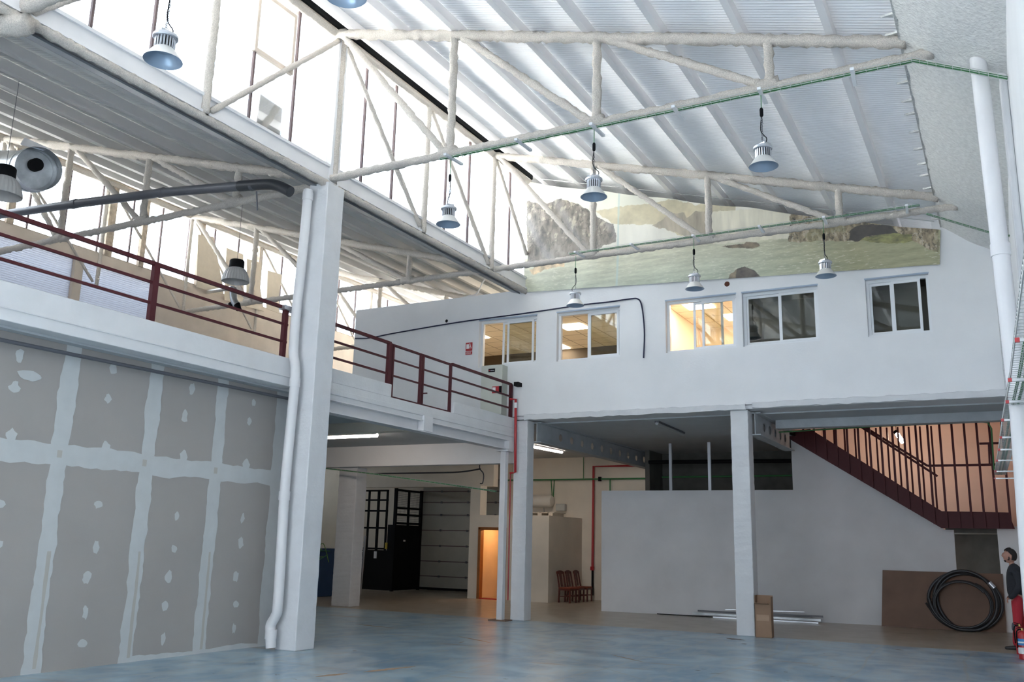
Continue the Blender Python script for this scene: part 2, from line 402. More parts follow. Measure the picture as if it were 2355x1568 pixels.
# next nave: wall below its glazing with translucent openings
mb = MB(); mb.box(XN-.2, XN, -3, 25, 7.1, 7.33); mb.box(XN-.2, XN, -3, 25, 3.62, 4.6)
prevy = -3
PW = [(5.0, 8.2), (8.35, 11.72), (11.92, 13.85)]
ys = [-3]+[e for w in PW for e in w]+[25]
for i in range(0, len(ys), 2): mb.box(XN-.2, XN, ys[i], ys[i+1], 4.6, 7.1)
struct(mb.build('wall_left', BEIGE, origin=(XN, 10, 3.6)))
for i, (a, b) in enumerate(PW):
    w = MB().box(XN-.12, XN-.09, a, b, 4.6, 7.1).build('window_%d' % (20+i), POLY, origin=(XN, a, 4.6)); struct(w)
    q = MB()
    for k in range(int((7.1-4.6)/.045)): q.box(XN-.095, XN-.088, a, b, 4.6+k*.045, 4.604+k*.045)
    q.build('ribbing', mat('polycarbonate_rib', (.75, .77, .80), .4) if i == 0 else bpy.data.materials['polycarbonate_rib'], parent=w)
mb = MB(); mb.box(XN, -8.85, 24.6, 24.8, 3.6, 9.3); struct(mb.build('wall_far_nave', BEIGE, origin=(-12, 24.6, 3.6)))
# front wall behind the camera with its big open loading door
mb = MB(); mb.box(-8.44, -6.6, -3.2, -3, 0, 9.4); mb.box(-.5, XR, -3.2, -3, 0, 9.4); mb.box(-6.6, -.5, -3.2, -3, 5.0, 9.4); mb.box(-22, -8.44, -3.2, -3, 0, 9.4)
struct(mb.build('wall_front', WHITE, origin=(-4, -3, 0)))
portal((-3.55, -3.1, 2.5), (6.1, 5.0), (0, 1, 0))
portal((XG-.15, 6.6, 7.95), (19.2, 2.1), (1, 0, -.001))
portal((XN-.15, 10.8, 8.15), (28, 1.7), (1, 0, -.001))

# plasterboard wall (left), joints taped and screws filled
XD = -9.13
mb = MB(); mb.box(XD-.1, XD, -3, 9.97, 0, 3.52)
def blob(mb, y, z, ry, rz, n=12, j=.3, x=XD+.004):
    mb.poly([(x, y+ry*math.cos(2*PI*k/n)*(1+random.uniform(-j, j)), z+rz*math.sin(2*PI*k/n)*(1+random.uniform(-j, j))) for k in range(n)])
def vband(mb, yc, hw, z0, z1, x=XD+.003, j=.012, lean=0):
    n = int((z1-z0)/.06); prev = None; w1 = w2 = 0
    for i in range(n+1):
        z = z0+(z1-z0)*i/n; w1 = w1*.7+random.uniform(-j, j); w2 = w2*.7+random.uniform(-j, j)
        y = yc+lean*(z-z0)
        a = mb.v((x, y-hw+w1, z)); b = mb.v((x, y+hw+w2, z))
        if prev: mb.face([prev[0], prev[1], b, a])
        prev = (a, b)
def hband(mb, zc, hw, y0, y1, x=XD+.002, j=.012):
    n = int((y1-y0)/.08); prev = None; w1 = w2 = 0
    for i in range(n+1):
        y = y0+(y1-y0)*i/n; w1 = w1*.8+random.uniform(-j, j); w2 = w2*.8+random.uniform(-j, j)
        a = mb.v((x, y, zc-hw+w1)); b = mb.v((x, y, zc+hw+w2))
        if prev: mb.face([prev[0], a, b, prev[1]])
        prev = (a, b)
mb.mi = 1
joints = [1.7, 2.9, 4.1, 5.3, 6.48, 7.62, 8.76]
for i, yj in enumerate(joints):
    vband(mb, yj+(.04 if i % 2 else .0), .105, 0, 3.5, j=.014)
vband(mb, 9.93, .14, 0, 3.5, j=.012)
hband(mb, 2.28, .115, -3, 9.95, j=.014)
hband(mb, .02, .025, 7.6, 9.9, j=.012, x=XD+.0045)
for y in (.9, 2.3, 3.5, 4.7, 5.9, 7.05, 8.2, 9.3):
    for z in (.28, .62, .98, 1.33, 1.72, 2.95, 3.3):
        blob(mb, y+random.uniform(-.05, .05), z+random.uniform(-.06, .06), random.uniform(.03, .06), random.uniform(.045, .08))
    blob(mb, y, 2.42, .06, .07)
blob(mb, 6.0, 3.08, .13, .06, n=16, j=.18, x=XD+.007)
mb.mi = 2
for i, yj in enumerate(joints):
    vband(mb, yj+(.07 if i % 2 else .03), .02, .05, 1.25, x=XD+.005, j=.004)
    mb.poly([(XD+.005, yj-.03, 2.25), (XD+.005, yj+.03, 2.25), (XD+.005, yj+.03, 2.33), (XD+.005, yj-.03, 2.33)])
struct(mb.build('wall_plasterboard', [BOARD, PUTTY, PUTTY2], origin=(XD, 4, 0)))

# partition below the offices (follows the stair)
PY = lambda x: 19.85+(x+8.3)*.111
prof = [(-8.3, 0), (-1.02, 0), (-1.0, 1.92), (-1.16, 1.92), (-4.05, 3.80), (-4.05, 2.71), (-8.3, 2.69)]
mb = MB()
a = [mb.v((x, PY(x), z)) for x, z in prof]; b = [mb.v((x, PY(x)+.1, z)) for x, z in prof]
mb.face(a); mb.face(b[::-1])
for i in range(len(a)): mb.face([a[i], a[(i+1) % 7], b[(i+1) % 7], b[i]])
struct(mb.build('wall_partition', PARTW, origin=(-4, 20.2, 0)))
mb = MB().box(-.23, XR, 20.6, 20.72, 0, 2.0); struct(mb.build('wall_short', WHITE, origin=(0, 20.6, 0)))
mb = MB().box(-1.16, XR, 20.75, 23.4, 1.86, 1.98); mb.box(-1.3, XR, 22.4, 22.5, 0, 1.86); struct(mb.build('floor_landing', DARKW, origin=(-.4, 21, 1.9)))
# lateral beam under the offices
mb = MB().box(-3.78, XR, 17.6, 17.85, 3.70, 3.86); struct(mb.build('trim_2', BEAMU, origin=(-2, 17.6, 3.7)))
mb = MB().box(-17.5, -8.75, 16.5, 16.75, 3.05, 3.5); struct(mb.build('trim_3', WHITE, origin=(-13, 16.5, 3.05)))
mb = MB().box(-17.6, -12.4, 22.0, 22.25, 2.96, 3.86); struct(mb.build('trim_4', WHITE_W, origin=(-15, 22, 3)))
mb = MB().box(-15.5, -8.85, 13.0, 13.25, 3.32, 3.5); struct(mb.build('trim_5', WHITE_W, origin=(-12, 13, 3.3)))
# small room box with door opening
mb = MB()
mb.box(-12.85, -12.54, 21.55, 21.67, 0, 2.95); mb.box(-11.72, -10.47, 21.55, 21.67, 0, 2.17); mb.box(-12.54, -11.72, 21.55, 21.67, 1.82, 2.17)
mb.box(-10.59, -10.47, 21.67, 23.65, 0, 2.17); mb.box(-12.85, -12.73, 21.67, 23.65, 0, 2.17); mb.box(-12.54, -10.60, 21.68, 23.64, 2.08, 2.165)
mb.box(-12.85, -12.54, 21.67, 21.9, 2.17, 2.96)
struct(mb.build('wall_small_room', WHITE_W, origin=(-11.6, 21.6, 0)))
d = MB(); d.box(-12.56, -12.48, 21.52, 21.69, 0, 1.84); d.box(-11.78, -11.70, 21.52, 21.69, 0, 1.84); d.box(-12.56, -11.70, 21.52, 21.69, 1.78, 1.85)
door = struct(d.build('door_1', WOODF, bevel=.005))
MB().box(-12.47, -11.79, 22.9, 22.95, 0, 1.78).build('room_lining', mat('orange_lit_wall', (.6, .34, .16), .7), parent=door)
MB().box(-12.5, -11.76, 21.53, 21.68, 0, .025).build('threshold', RED, parent=door)
pl = bpy.data.lights.new('small_room_lamp', 'POINT'); pl.energy = 30; pl.color = (1, .50, .18); pl.shadow_soft_size = .06
po = bpy.data.objects.new('small_room_lamp', pl); COL.objects.link(po); po.location = Vector((-12.0, 22.4, 1.95))*S

# sectional door at the back
t = MB().box(-16.0, -12.97, 23.96, 24.02, .02, 3.3)
door2 = struct(t.build('door_2', SHUT))
for z in (.42, .86, 1.32, 1.78, 2.24, 2.62, 2.95):
    MB().box(-16.0, -12.97, 23.945, 23.96, z-.013, z+.013).build('panel_joint', MULL, parent=door2)
    for x in (-15.3, -14.35, -13.4): MB().box(x-.025, x+.025, 23.92, 23.96, z-.03, z+.03).build('hinge', DKGREY, parent=door2)
MB().box(-16.0, -12.97, 23.92, 23.96, .02, .09).build('rubber_seal', BLACK, parent=door2)

# office interiors behind the windows
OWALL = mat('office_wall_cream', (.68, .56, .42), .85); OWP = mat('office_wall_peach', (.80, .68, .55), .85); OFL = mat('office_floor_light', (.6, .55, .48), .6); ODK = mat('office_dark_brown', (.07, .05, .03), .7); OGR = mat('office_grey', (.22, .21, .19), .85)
def office(name, x0, x1, y1, wm, cm, fm=OGR):
    q = MB(); q.box(x0, x1, YB+.25, y1, 6.25, 6.32); c = struct(q.build('ceiling_'+name, cm))
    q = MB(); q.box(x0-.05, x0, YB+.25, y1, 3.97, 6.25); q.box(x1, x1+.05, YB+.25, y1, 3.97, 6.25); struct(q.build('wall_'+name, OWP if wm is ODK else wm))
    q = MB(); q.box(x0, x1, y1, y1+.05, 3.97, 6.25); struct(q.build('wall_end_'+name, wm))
    q = MB(); q.box(x0, x1, YB+.25, y1, 3.962, 3.975); struct(q.build('floor_'+name, fm)); return c
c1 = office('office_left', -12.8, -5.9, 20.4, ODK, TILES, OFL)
c2 = office('office_middle', -6.85+1.05, -4.05, 19.6, OWP, TILES, OFL)
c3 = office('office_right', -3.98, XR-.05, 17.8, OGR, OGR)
for (x, y, par) in ((-10.9, 18.2, c1), (-8.3, 18.2, c1), (-9.6, 20, c1), (-7.1, 20, c1), (-5.2, 17.5, c2), (-4.7, 18.7, c2)):
    MB().box(x-.27, x+.27, y-.27, y+.27, 6.235, 6.252).build('light_panel', PANEL_ON, parent=par)

# ------------------------------------------------------------------ office windows
for i, (a, b) in enumerate(WIN):
    y = YB+.13
    q = MB(); f = .05
    q.box(a, b, y-.03, y+.05, WZ1-f, WZ1); q.box(a, b, y-.05, y+.05, WZ0, WZ0+f); q.box(a, a+f, y-.03, y+.05, WZ0+f, WZ1-f); q.box(b-f, b, y-.03, y+.05, WZ0+f, WZ1-f)
    w = struct(q.build('window_%d' % (i+1), ALUF, bevel=.004))
    MB().box(a-.01, b+.01, YB-.004, YB+.02, WZ1-.005, WZ1+.022).build('lintel_strip', mat('blue_grey_strip', (.36, .44, .55), .5) if i == 0 else bpy.data.materials['blue_grey_strip'], parent=w)
    m_ = (a+b)/2
    s1, s2 = [((a+.5, b-.04), (m_-.06, b-.12)), ((a+.62, b-.05), (a+.66, b-.06)), ((a+.5, b-.28), (m_, b-.05)), ((a+.04, m_), (m_-.03, b-.04)), ((a+.04, a+.42), (a+.4, b-.14))][i]
    for k, (u0, u1) in enumerate(((s1), (s2))):
        yy = y+.02 if k == 0 else y-.012
        q = MB(); g = .045
        q.box(u0, u1, yy-.012, yy+.012, WZ1-f-g, WZ1-f); q.box(u0, u1, yy-.012, yy+.012, WZ0+f, WZ0+f+g); q.box(u0, u0+g, yy-.012, yy+.012, WZ0+f+g, WZ1-f-g); q.box(u1-g, u1, yy-.012, yy+.012, WZ0+f+g, WZ1-f-g)
        sh = q.build('sash', ALUF, parent=w)
        MB().box(u0+g, u1-g, yy-.003, yy+.003, WZ0+f+g, WZ1-f-g).build('pane', GLASS2, parent=sh)

# ------------------------------------------------------------------ roof glazing
def glazing(idx, xg, z0, z1, y0, y1, mulls, post_pitch, mm):
    q = MB(); q.tube([(xg, y0, z1), (xg, y1, z1)], .065, n=9, rough=.14)
    w = struct(q.build('window_%d' % idx, SPRAY, smooth='all', origin=(xg, (y0+y1)/2, z0)))
    MB().box(xg-.1, xg-.085, y0, y1, z0, z1).build('pane', GLASS, parent=w)
    MB().box(xg-.13, xg-.04, y0, y1, z0-.02, z0+.035).build('sill', RUSTM, parent=w)
    MB().box(xg-.16, xg-.06, y0, y1, z1-.02, z1+.16).build('head_rail', BEIGE, parent=w)
    MB().box(xg+.05, xg+.09, y0, y1, z1+.05, z1+.19).build('gutter_strip', BLACK if idx == 10 else BEIGE, parent=w)
    for y in mulls: MB().box(xg-.09, xg-.055, y-.016, y+.016, z0, z1).build('mullion', mm, parent=w)
    return w
g1 = glazing(10, XG, 6.86, ZG, -3, YB, [y for y in [5.74+.81*k for k in range(-7, 13)] if min(abs(y-p) for p in (5.0, 7.38, 9.85, 12.25, 14.64)) > .2], 2.4, MULL)
g2 = glazing(11, XN, 7.33, 8.97, -3, 24.6, [5.74+.81*k for k in range(-3, 23)], 2.4, MULL)
for y, wd in ((10.2, .07), (12.45, .09), (15.0, .06), (17.0, .06)): MB().box(XN-.07, XN+.02, y-wd, y+wd, 7.33, 8.95).build('post', RUSTM, parent=g2)
MB().box(XN-.06, XN+.03, 13.25, 13.38, 7.33, 8.95).build('post', RUSTM, parent=g2, label='rust-streaked narrow post')
# opening hatch and patch panel in the near glazing
q = MB(); X0, X1 = XG-.085, XG-.03
for (a, b, c, d_) in ((8.13, 8.18, 7.94, 8.76), (8.84, 8.89, 7.94, 8.76), (8.13, 8.89, 7.88, 7.94), (8.13, 8.89, 8.76, 8.82)): q.box(X0, X1, a, b, c, d_)
q.build('hatch_frame', BEIGE, parent=g1)
mb = MB(); mb.prism([(XG-.12, 8.36, 6.88), (XG-.12, 8.84, 6.88), (XG-.12, 8.84, 7.36), (XG-.12, 8.39, 7.38)], (.015, 0, 0))
setp(mb.build('patch_board', PLY), 'small beige board patching the lower part of the main roof glazing', 'board')
for i, P in enumerate(([(455, 540), (490, 545), (512, 660), (513, 678), (450, 660)], [(520, 570), (558, 585), (560, 700), (515, 690)], [(567, 595), (600, 605), (597, 660), (606, 716), (565, 705)], [(615, 622), (648, 632), (640, 680), (642, 721), (612, 710)])):
    pts = [at(u, v, x=XN+.035) for u, v in P]
    mb = MB(); mb.prism(pts, (.02, 0, 0))
    setp(mb.build('wooden_board', PLY), ['widest beige board, leftmost of four leaning against the far glazing', 'beige board just behind the ribbed dome lamp, second of the four', 'beige board right of the ribbed dome lamp, third of the four', 'beige board nearest the big white column, rightmost of four against the far glazing'][i], 'board', group='boards against the far glazing')

# gutter beams at the valleys
def gutter(name, x, label, y1):
    q = MB()
    q.box(x-.20, x-.02, -3, y1, 6.62, 6.84)                      # web
    q.box(x-.24, x+.01, -3, y1, 6.82, 6.86); q.box(x-.24, x+.015, -3, y1, 6.60, 6.635)
    o = q.build(name, STEELW, origin=(x, 6, 6.6))
    setp(o, label, 'beam')
    r = MB(); r.tube([(x-.03, -3, 6.56), (x-.03, y1, 6.56)], .055, n=9, rough=.25)
    r.build('sprayed_lower_chord', SPRAY, parent=o, smooth='all')
    s_ = MB(); s_.prism([(x-.16, -3, 6.55), (x-.16, -3, 6.52), (x-.36, -3, 6.58), (x-.36, -3, 6.82), (x-.32, -3, 6.82), (x-.32, -3, 6.61)], (0, y1+3, 0))
    s_.build('gutter_trough', GUTTERM, parent=o)
    return o
gutter('gutter_beam', XG, 'long white steel gutter beam between the two roofs, resting on the big left column', YB)
# right hand valley: sprayed soffit
mb = MB(); n = 150; prev = None
for i in range(n+1):
    y = -3+(YB+3)*i/n; ring = []
    for k in range(9):
        t_ = k/8; x = -.60+t_*(XR+.65); z = 6.80-.10*math.sin(t_*PI)*.6-t_*.62
        p = Vector((x, y, z+noise.noise(Vector((x*9, y*9, 3)))*.03)); ring.append(mb.v(p))
    if prev:
        for k in range(8): mb.face([prev[k], ring[k], ring[k+1], prev[k+1]])
    prev = ring
mb.box(-.62, -.55, -3, YB, 6.80, 7.02)
o = struct(mb.build('trim_6', SOFFIT, smooth='all', origin=(-.2, 6, 6.5)))
q = MB()
for k in range(22):   # ragged tufts of fibre along the sheet edge
    y = 5+k*.52+random.uniform(-.1, .1)
    c = Vector((-.62, y, 6.86)); q.prism([c, c+Vector((-.13, .02, .0)), c+Vector((-.02, .1, .02))], (0, .01, .03))
q.build('fibre_tufts', SOFFIT, parent=o)['kind'] = 'stuff'
mb = MB().box(XR-.07, XR, 9.72, 10.1, 0, 6.4); setp(mb.build('wall_pilaster', CONC, bevel=.02), 'white pilaster on the right wall behind the tall white downpipe', 'pilaster')

# ------------------------------------------------------------------ trusses
def rt(p, q, r): return MB().tube([p, q], r, n=9, rough=.24)
def truss(xg, y, label, xr_, hide=()):
    t = thing('roof_truss', label, 'truss', (xg+4.1, y, 6.5), 0, 'sprayed steel roof trusses')
    def part(n, p, q, r): rt(p, q, r).build(n, SPRAY, parent=t, smooth='all')
    part('top_chord', (xg, y, ZG), (xr_, y, chord_z(xr_, xg)), .070)
    part('bottom_chord', (xg+.1, y, ZT), (xr_+.25, y, ZT), .056)
    nodes = [xg+2.14, xg+4.3, xg+6.44]; tops = [xg]+nodes
    for k, x in enumerate(nodes):
        part('strut', (x, y, ZT), (x, y, chord_z(x, xg)), .056)
        part('diagonal', (tops[k]+.12, y, chord_z(tops[k], xg)-.05), (x-.1, y, ZT+.05), .050)
        g = MB(); g.tube([(x-.16, y, ZT+.02), (x+.1, y, ZT+.04)], .075, n=9, rough=.25); g.build('gusset', SPRAY, parent=t, smooth='all')
    return t
truss(XG, 4.9, 'sprayed roof truss overhead nearest the camera, only its left end in the upper left corner', -.55)
truss(XG, YA+.02, 'large sprayed white roof truss crossing the hall from the big left column', -.55)
truss(XG, YT, 'second sprayed roof truss across the hall, in front of the waterfall banner', -.55)
truss(XN, 4.9, 'sprayed truss of the left nave at the far upper left edge', -8.95)
truss(XN, YA+.15, 'sprayed left nave truss ending at the big left column, beside the dark grey pipe', -8.95)
truss(XN, YT, 'sprayed left nave truss passing behind the big column to the gutter beam end', -8.75)
truss(XN, 19.4, 'farthest sprayed truss of the left nave, above the office wall top', -8.95)
def long_truss(xg, label, y_end, r=.055):
    t = thing('glazing_truss', label, 'truss', (xg, 8, 6.6))
    def part(n, p, q, rr): MB().tube([p, q], rr, n=9, rough=.15).build(n, SPRAY, parent=t, smooth='all')
    ys = [2.5, 4.95, 7.38, 9.88, 12.28, 14.64, 17.0, 19.4, 21.8]
    ys = [y for y in ys if y <= y_end]
    for y in ys: part('post', (xg+.0, y, 6.6), (xg, y, ZG), r)
    for a, b in zip(ys[:-1], ys[1:]):
        if b < 10: part('diagonal', (xg, a+.08, 6.66), (xg, b-.1, ZG-.08), r*.72)
        else: part('diagonal', (xg, a+.1, ZG-.08), (xg, b-.1, 6.68), r*.72)
    if y_end < 17: part('diagonal', (xg, 14.74, ZG-.08), (xg, YB-.05, 7.35), r*.72)
    return t
lt = long_truss(XG, 'sprayed lattice of posts and diagonals in front of the main roof glazing', 16)
MB().box(XG-.09, XG+.02, 9.78, 9.98, 6.5, 8.95).build('main_post', STEELW, parent=lt)
long_truss(XN, 'thin sprayed lattice in front of the far left glazing', 22, .042)
c = at(45, 60, x=XG)
g = MB(); g.tube([c+Vector((-.25, -.1, 0)), c+Vector((.12, .02, 0))], .11, n=12, rough=.18); g.build('node_plate', SPRAY, parent=lt, smooth='all')

# ------------------------------------------------------------------ columns
def column(name, x0, x1, y0, y1, z1, label, m=CONC, grp='white concrete columns'):
    q = MB(); q.box(x0, x1, y0, y1, 0, z1)
    bm = q.bm
    bmesh.ops.subdivide_edges(bm, edges=[e for e in bm.edges if abs(e.verts[0].co.z-e.verts[1].co.z) > 1], cuts=60, use_grid_fill=True)
    for v in bm.verts:
        if .02 < v.co.z < z1*S-.02:
            v.co.x += random.uniform(-.003, .003); v.co.y += random.uniform(-.003, .003)
    o = q.build(name, m, bevel=.012); setp(o, label, 'column', grp); return o
column('concrete_column', -8.73, -8.38, YA, YA+.38, 6.56, 'biggest white concrete column, left of centre, with a white downpipe on its left face')
column('concrete_column', -4.27, -3.955, YB+.02, YB+.34, 3.87, 'white square column right of centre with a cardboard box at its foot')
column('concrete_column', -8.67, -8.37, YB+.02, YB+.32, 3.87, 'white square column at the mezzanine corner beside the thin steel post')
column('concrete_column', -13.42, -12.92, 16.62, 17.0, 3.05, 'short warm-lit column under the mezzanine beside the black lift cage', CONC)
t = thing('steel_post', 'thin white steel post under the mezzanine corner', 'post', (-8.73, 15.9, 0))
MB().box(-8.79, -8.67, 15.84, 15.96, .02, 3.22).build('shaft', STEELW, parent=t, bevel=.006)
MB().box(-8.92, -8.55, 15.75, 16.05, 0, .02).build('base_plate', mat('rusty_plate', (.2, .12, .08), .7), parent=t)
MB().box(-8.86, -8.6, 15.78, 16.02, 3.22, 3.25).build('cap_plate', STEELW, parent=t)

# mezzanine edge
q = MB(); q.box(-8.98, -8.75, -3, 9.72, 3.52, 3.92); q.box(-8.752, -8.735, -3, 9.72, 3.64, 3.66)
setp(q.build('concrete_kerb', KERBM, bevel=.01), 'long white mezzanine kerb above the grey plasterboard wall', 'kerb')
q = MB(); q.box(-8.8, -8.62, 10.05, YB, 3.45, 3.70); q.box(-8.8, -8.62, 10.05, 11.86, 3.70, 3.91); q.box(-8.8, -8.62, 13.78, YB, 3.70, 3.91); q.box(-8.63, -8.605, 10.05, YB, 3.52, 3.60)
setp(q.build('concrete_kerb', KERBM, bevel=.008), 'white mezzanine kerb with a dropped notch under the maroon gate', 'kerb')
t = thing('steel_beam', 'white steel edge beam of the mezzanine resting on the thin post', 'beam', (-8.68, 13, 3.25))
MB().box(-8.73, -8.71, 10.08, 16.05, 3.27, 3.45).build('web', STEELW, parent=t)
MB().box(-8.8, -8.6, 10.08, 16.05, 3.25, 3.272).build('flange', STEELW, parent=t)
MB().box(-8.8, -8.6, 10.08, 16.05, 3.43, 3.45).build('flange', STEELW, parent=t)
MB().box(-8.7, -8.58, 12.78, 13.05, 3.27, 3.53).build('stiffener', STEELW, parent=t)
MB().box(-8.72, -8.6, 15.85, 16.05, 3.27, 3.43).build('stiffener', STEELW, parent=t)

# ------------------------------------------------------------------ railings
def railing(label, y0, y1, posts, rails, x=-8.68, zb=3.91):
    t = thing('railing', label, 'railing', (x, (y0+y1)/2, zb))
    for z, w in rails: MB().bar((x, y0, z), (x, y1, z), w, w).build('rail', RAIL, parent=t)
    for y, z0, w in posts: MB().box(x-.03, x+.03, y-w, y+w, z0, rails[0][0]).build('post', RAIL, parent=t)
    return t
railing('long maroon pipe railing over the plasterboard wall, left of the big column', -3, 9.56, [(2.5, 3.92, .035), (4.9, 3.92, .035), (7.22, 3.92, .04), (9.5, 3.92, .035)], [(4.635, .045), (4.40, .03), (4.15, .03)], x=-8.82)
MB().box(-8.86, -8.75, 9.4, 9.7, 4.60, 4.66).build('wall_bracket', ALU, parent=bpy.data.objects['railing'])
railing('short maroon railing between the big column and the gate', 10.05, 11.88, [(11.86, 3.9, .045)], [(4.60, .045), (4.34, .03), (4.09, .03)], x=-8.7)
railing('short maroon railing between the gate and the office wall', 13.78, 16.06, [(16.05, 3.9, .03)], [(4.60, .045), (4.35, .03), (4.11, .03)], x=-8.7)
t = thing('gate', 'maroon steel double gate over the notch in the mezzanine kerb', 'gate', (-8.7, 12.8, 3.7))
for a, b in ((11.95, 12.78), (12.84, 13.74)):
    q = MB(); x = -8.7
    q.bar((x, a, 4.585), (x, b, 4.585), .035); q.bar((x, a, 3.72), (x, b, 3.72), .035); q.bar((x, a, 3.7), (x, a, 4.6), .045); q.bar((x, b, 3.7), (x, b, 4.6), .045)
    lf = q.build('leaf', RAIL, parent=t)
    for z in (4.34, 4.08): MB().bar((x, a, z), (x, b, z), .026).build('bar', RAIL, parent=lf)
MB().bar((-8.68, 12.86, 3.92), (-8.6, 12.86, 3.92), .02).build('latch', RAIL, parent=t)

# ------------------------------------------------------------------ stair under the offices
t = thing('staircase', 'dark maroon steel staircase with tall vertical bars rising left above the grey partition', 'staircase', (-2, 20.3, 1.9))
SY = 20.18
q = MB(); q.prism([(-4.3, SY+.06, 3.95), (-3.62, SY+.06, 4.0), (-1.17, SY+.06, 2.27), (-.0, SY+.06, 2.25), (.08, SY+.06, 1.94), (-1.2, SY+.06, 1.94)], (0, .08, 0)); q.build('stringer', RAIL, parent=t)
q = MB(); q.prism([(-4.3, SY+1.3, 3.95), (-3.62, SY+1.3, 4.0), (-1.17, SY+1.3, 2.27), (-1.2, SY+1.3, 1.97)], (0, .06, 0)); q.build('stringer', RAIL, parent=t)
def zs(x): return 1.94+(max(0, -1.2-x))*.66
x = .02; k = 0
while x > -3.95:
    z0 = zs(x)+(.0 if x > -1.2 else .0)
    MB().bar((x, SY, z0-.0), (x, SY, 4.45), .042, .03).build('baluster', RAIL, parent=t); x -= .222; k += 1
x = -1.32
while x > -3.7:
    MB().bar((x, SY+1.25, zs(x)+.2), (x, SY+1.25, 4.12), .036, .03).build('baluster', RAIL, parent=t, label='baluster of the rear balustrade'); x -= .222
for k in range(11):
    x = -1.3-k*.255; z = zs(x)+.2
    MB().box(x-.16, x+.12, SY+.12, SY+1.3, z-.03, z).build('tread', RAIL, parent=t)
a, b = at(1976, 979, y=20.9), at(2156, 1095, y=20.9); MB().bar(a, b, .05, .045).build('handrail', RAIL, parent=t)
a, b, c = at(1989, 982, y=20.5), at(2133, 1071, y=20.5), at(2297, 1068, y=20.5)
MB().bar(a, b, .05, .045).bar(b, c, .05, .045).build('handrail', RAIL, parent=t)
MB().bar(at(2252, 1020, y=20.3), at(2297, 1019, y=20.3), .04).bar(at(2274, 1020, y=20.3), at(2276, 1068, y=20.3), .035).build('infill_frame', RAIL, parent=t)

q = MB(); q.tube([at(1785, 994, y=18.4), at(2020, 980, y=18.4), at(2258, 970, y=18.4), at(2272, 972, y=18.4), at(2280, 985, y=18.4), at(2286, 1080, y=18.4)], .014, n=8)
setp(q.build('conduit', GREEN, smooth=True), 'green conduit below the grey beam in front of the staircase bars', 'conduit')
# castellated beams
def castellated(x, y0, y1, n, yh0, yh1, label, z0=3.47, z1=3.86):
    t = thing('castellated_beam', label, 'beam', (x, (y0+y1)/2, z0))
    q = MB(); zc = (z0+z1)/2; r = .085; L = (yh1-yh0)/n
    q.box(x-.008, x+.008, y0, yh0, z0, z1); q.box(x-.008, x+.008, yh1, y1, z0, z1)
    for k in range(n):
        yc = yh0+(k+.5)*L; nn = 16
        for xx in (x-.008, x+.008):
            inn = []; out = []
            for j in range(nn):
                a = 2*PI*j/nn+PI/nn; inn.append((xx, yc+r*1.1*math.cos(a), zc+r*math.sin(a)))
                cx_, cz_ = math.cos(a), math.sin(a); f = min(L/2/abs(cx_), (z1-z0)/2/abs(cz_)); out.append((xx, yc+f*cx_, zc+f*cz_))
            vi = [q.v(p) for p in inn]; vo = [q.v(p) for p in out]
            for j in range(nn): q.face([vi[j], vi[(j+1) % nn], vo[(j+1) % nn], vo[j]])
    q.build('web', BEAMU, parent=t)
    MB().box(x-.1, x+.1, y0, y1, z0-.02, z0).build('flange', BEAMU, parent=t); MB().box(x-.1, x+.1, y0, y1, z1-.02, z1).build('flange', BEAMU, parent=t)
castellated(-8.3, 16.46, 23.3, 10, 17.3, 23.0, 'perforated grey steel beam running back from the mezzanine corner column')
castellated(-3.9, 16.46, 19.4, 5, 16.9, 19.2, 'short perforated grey steel beam running back from the column with the cardboard box')

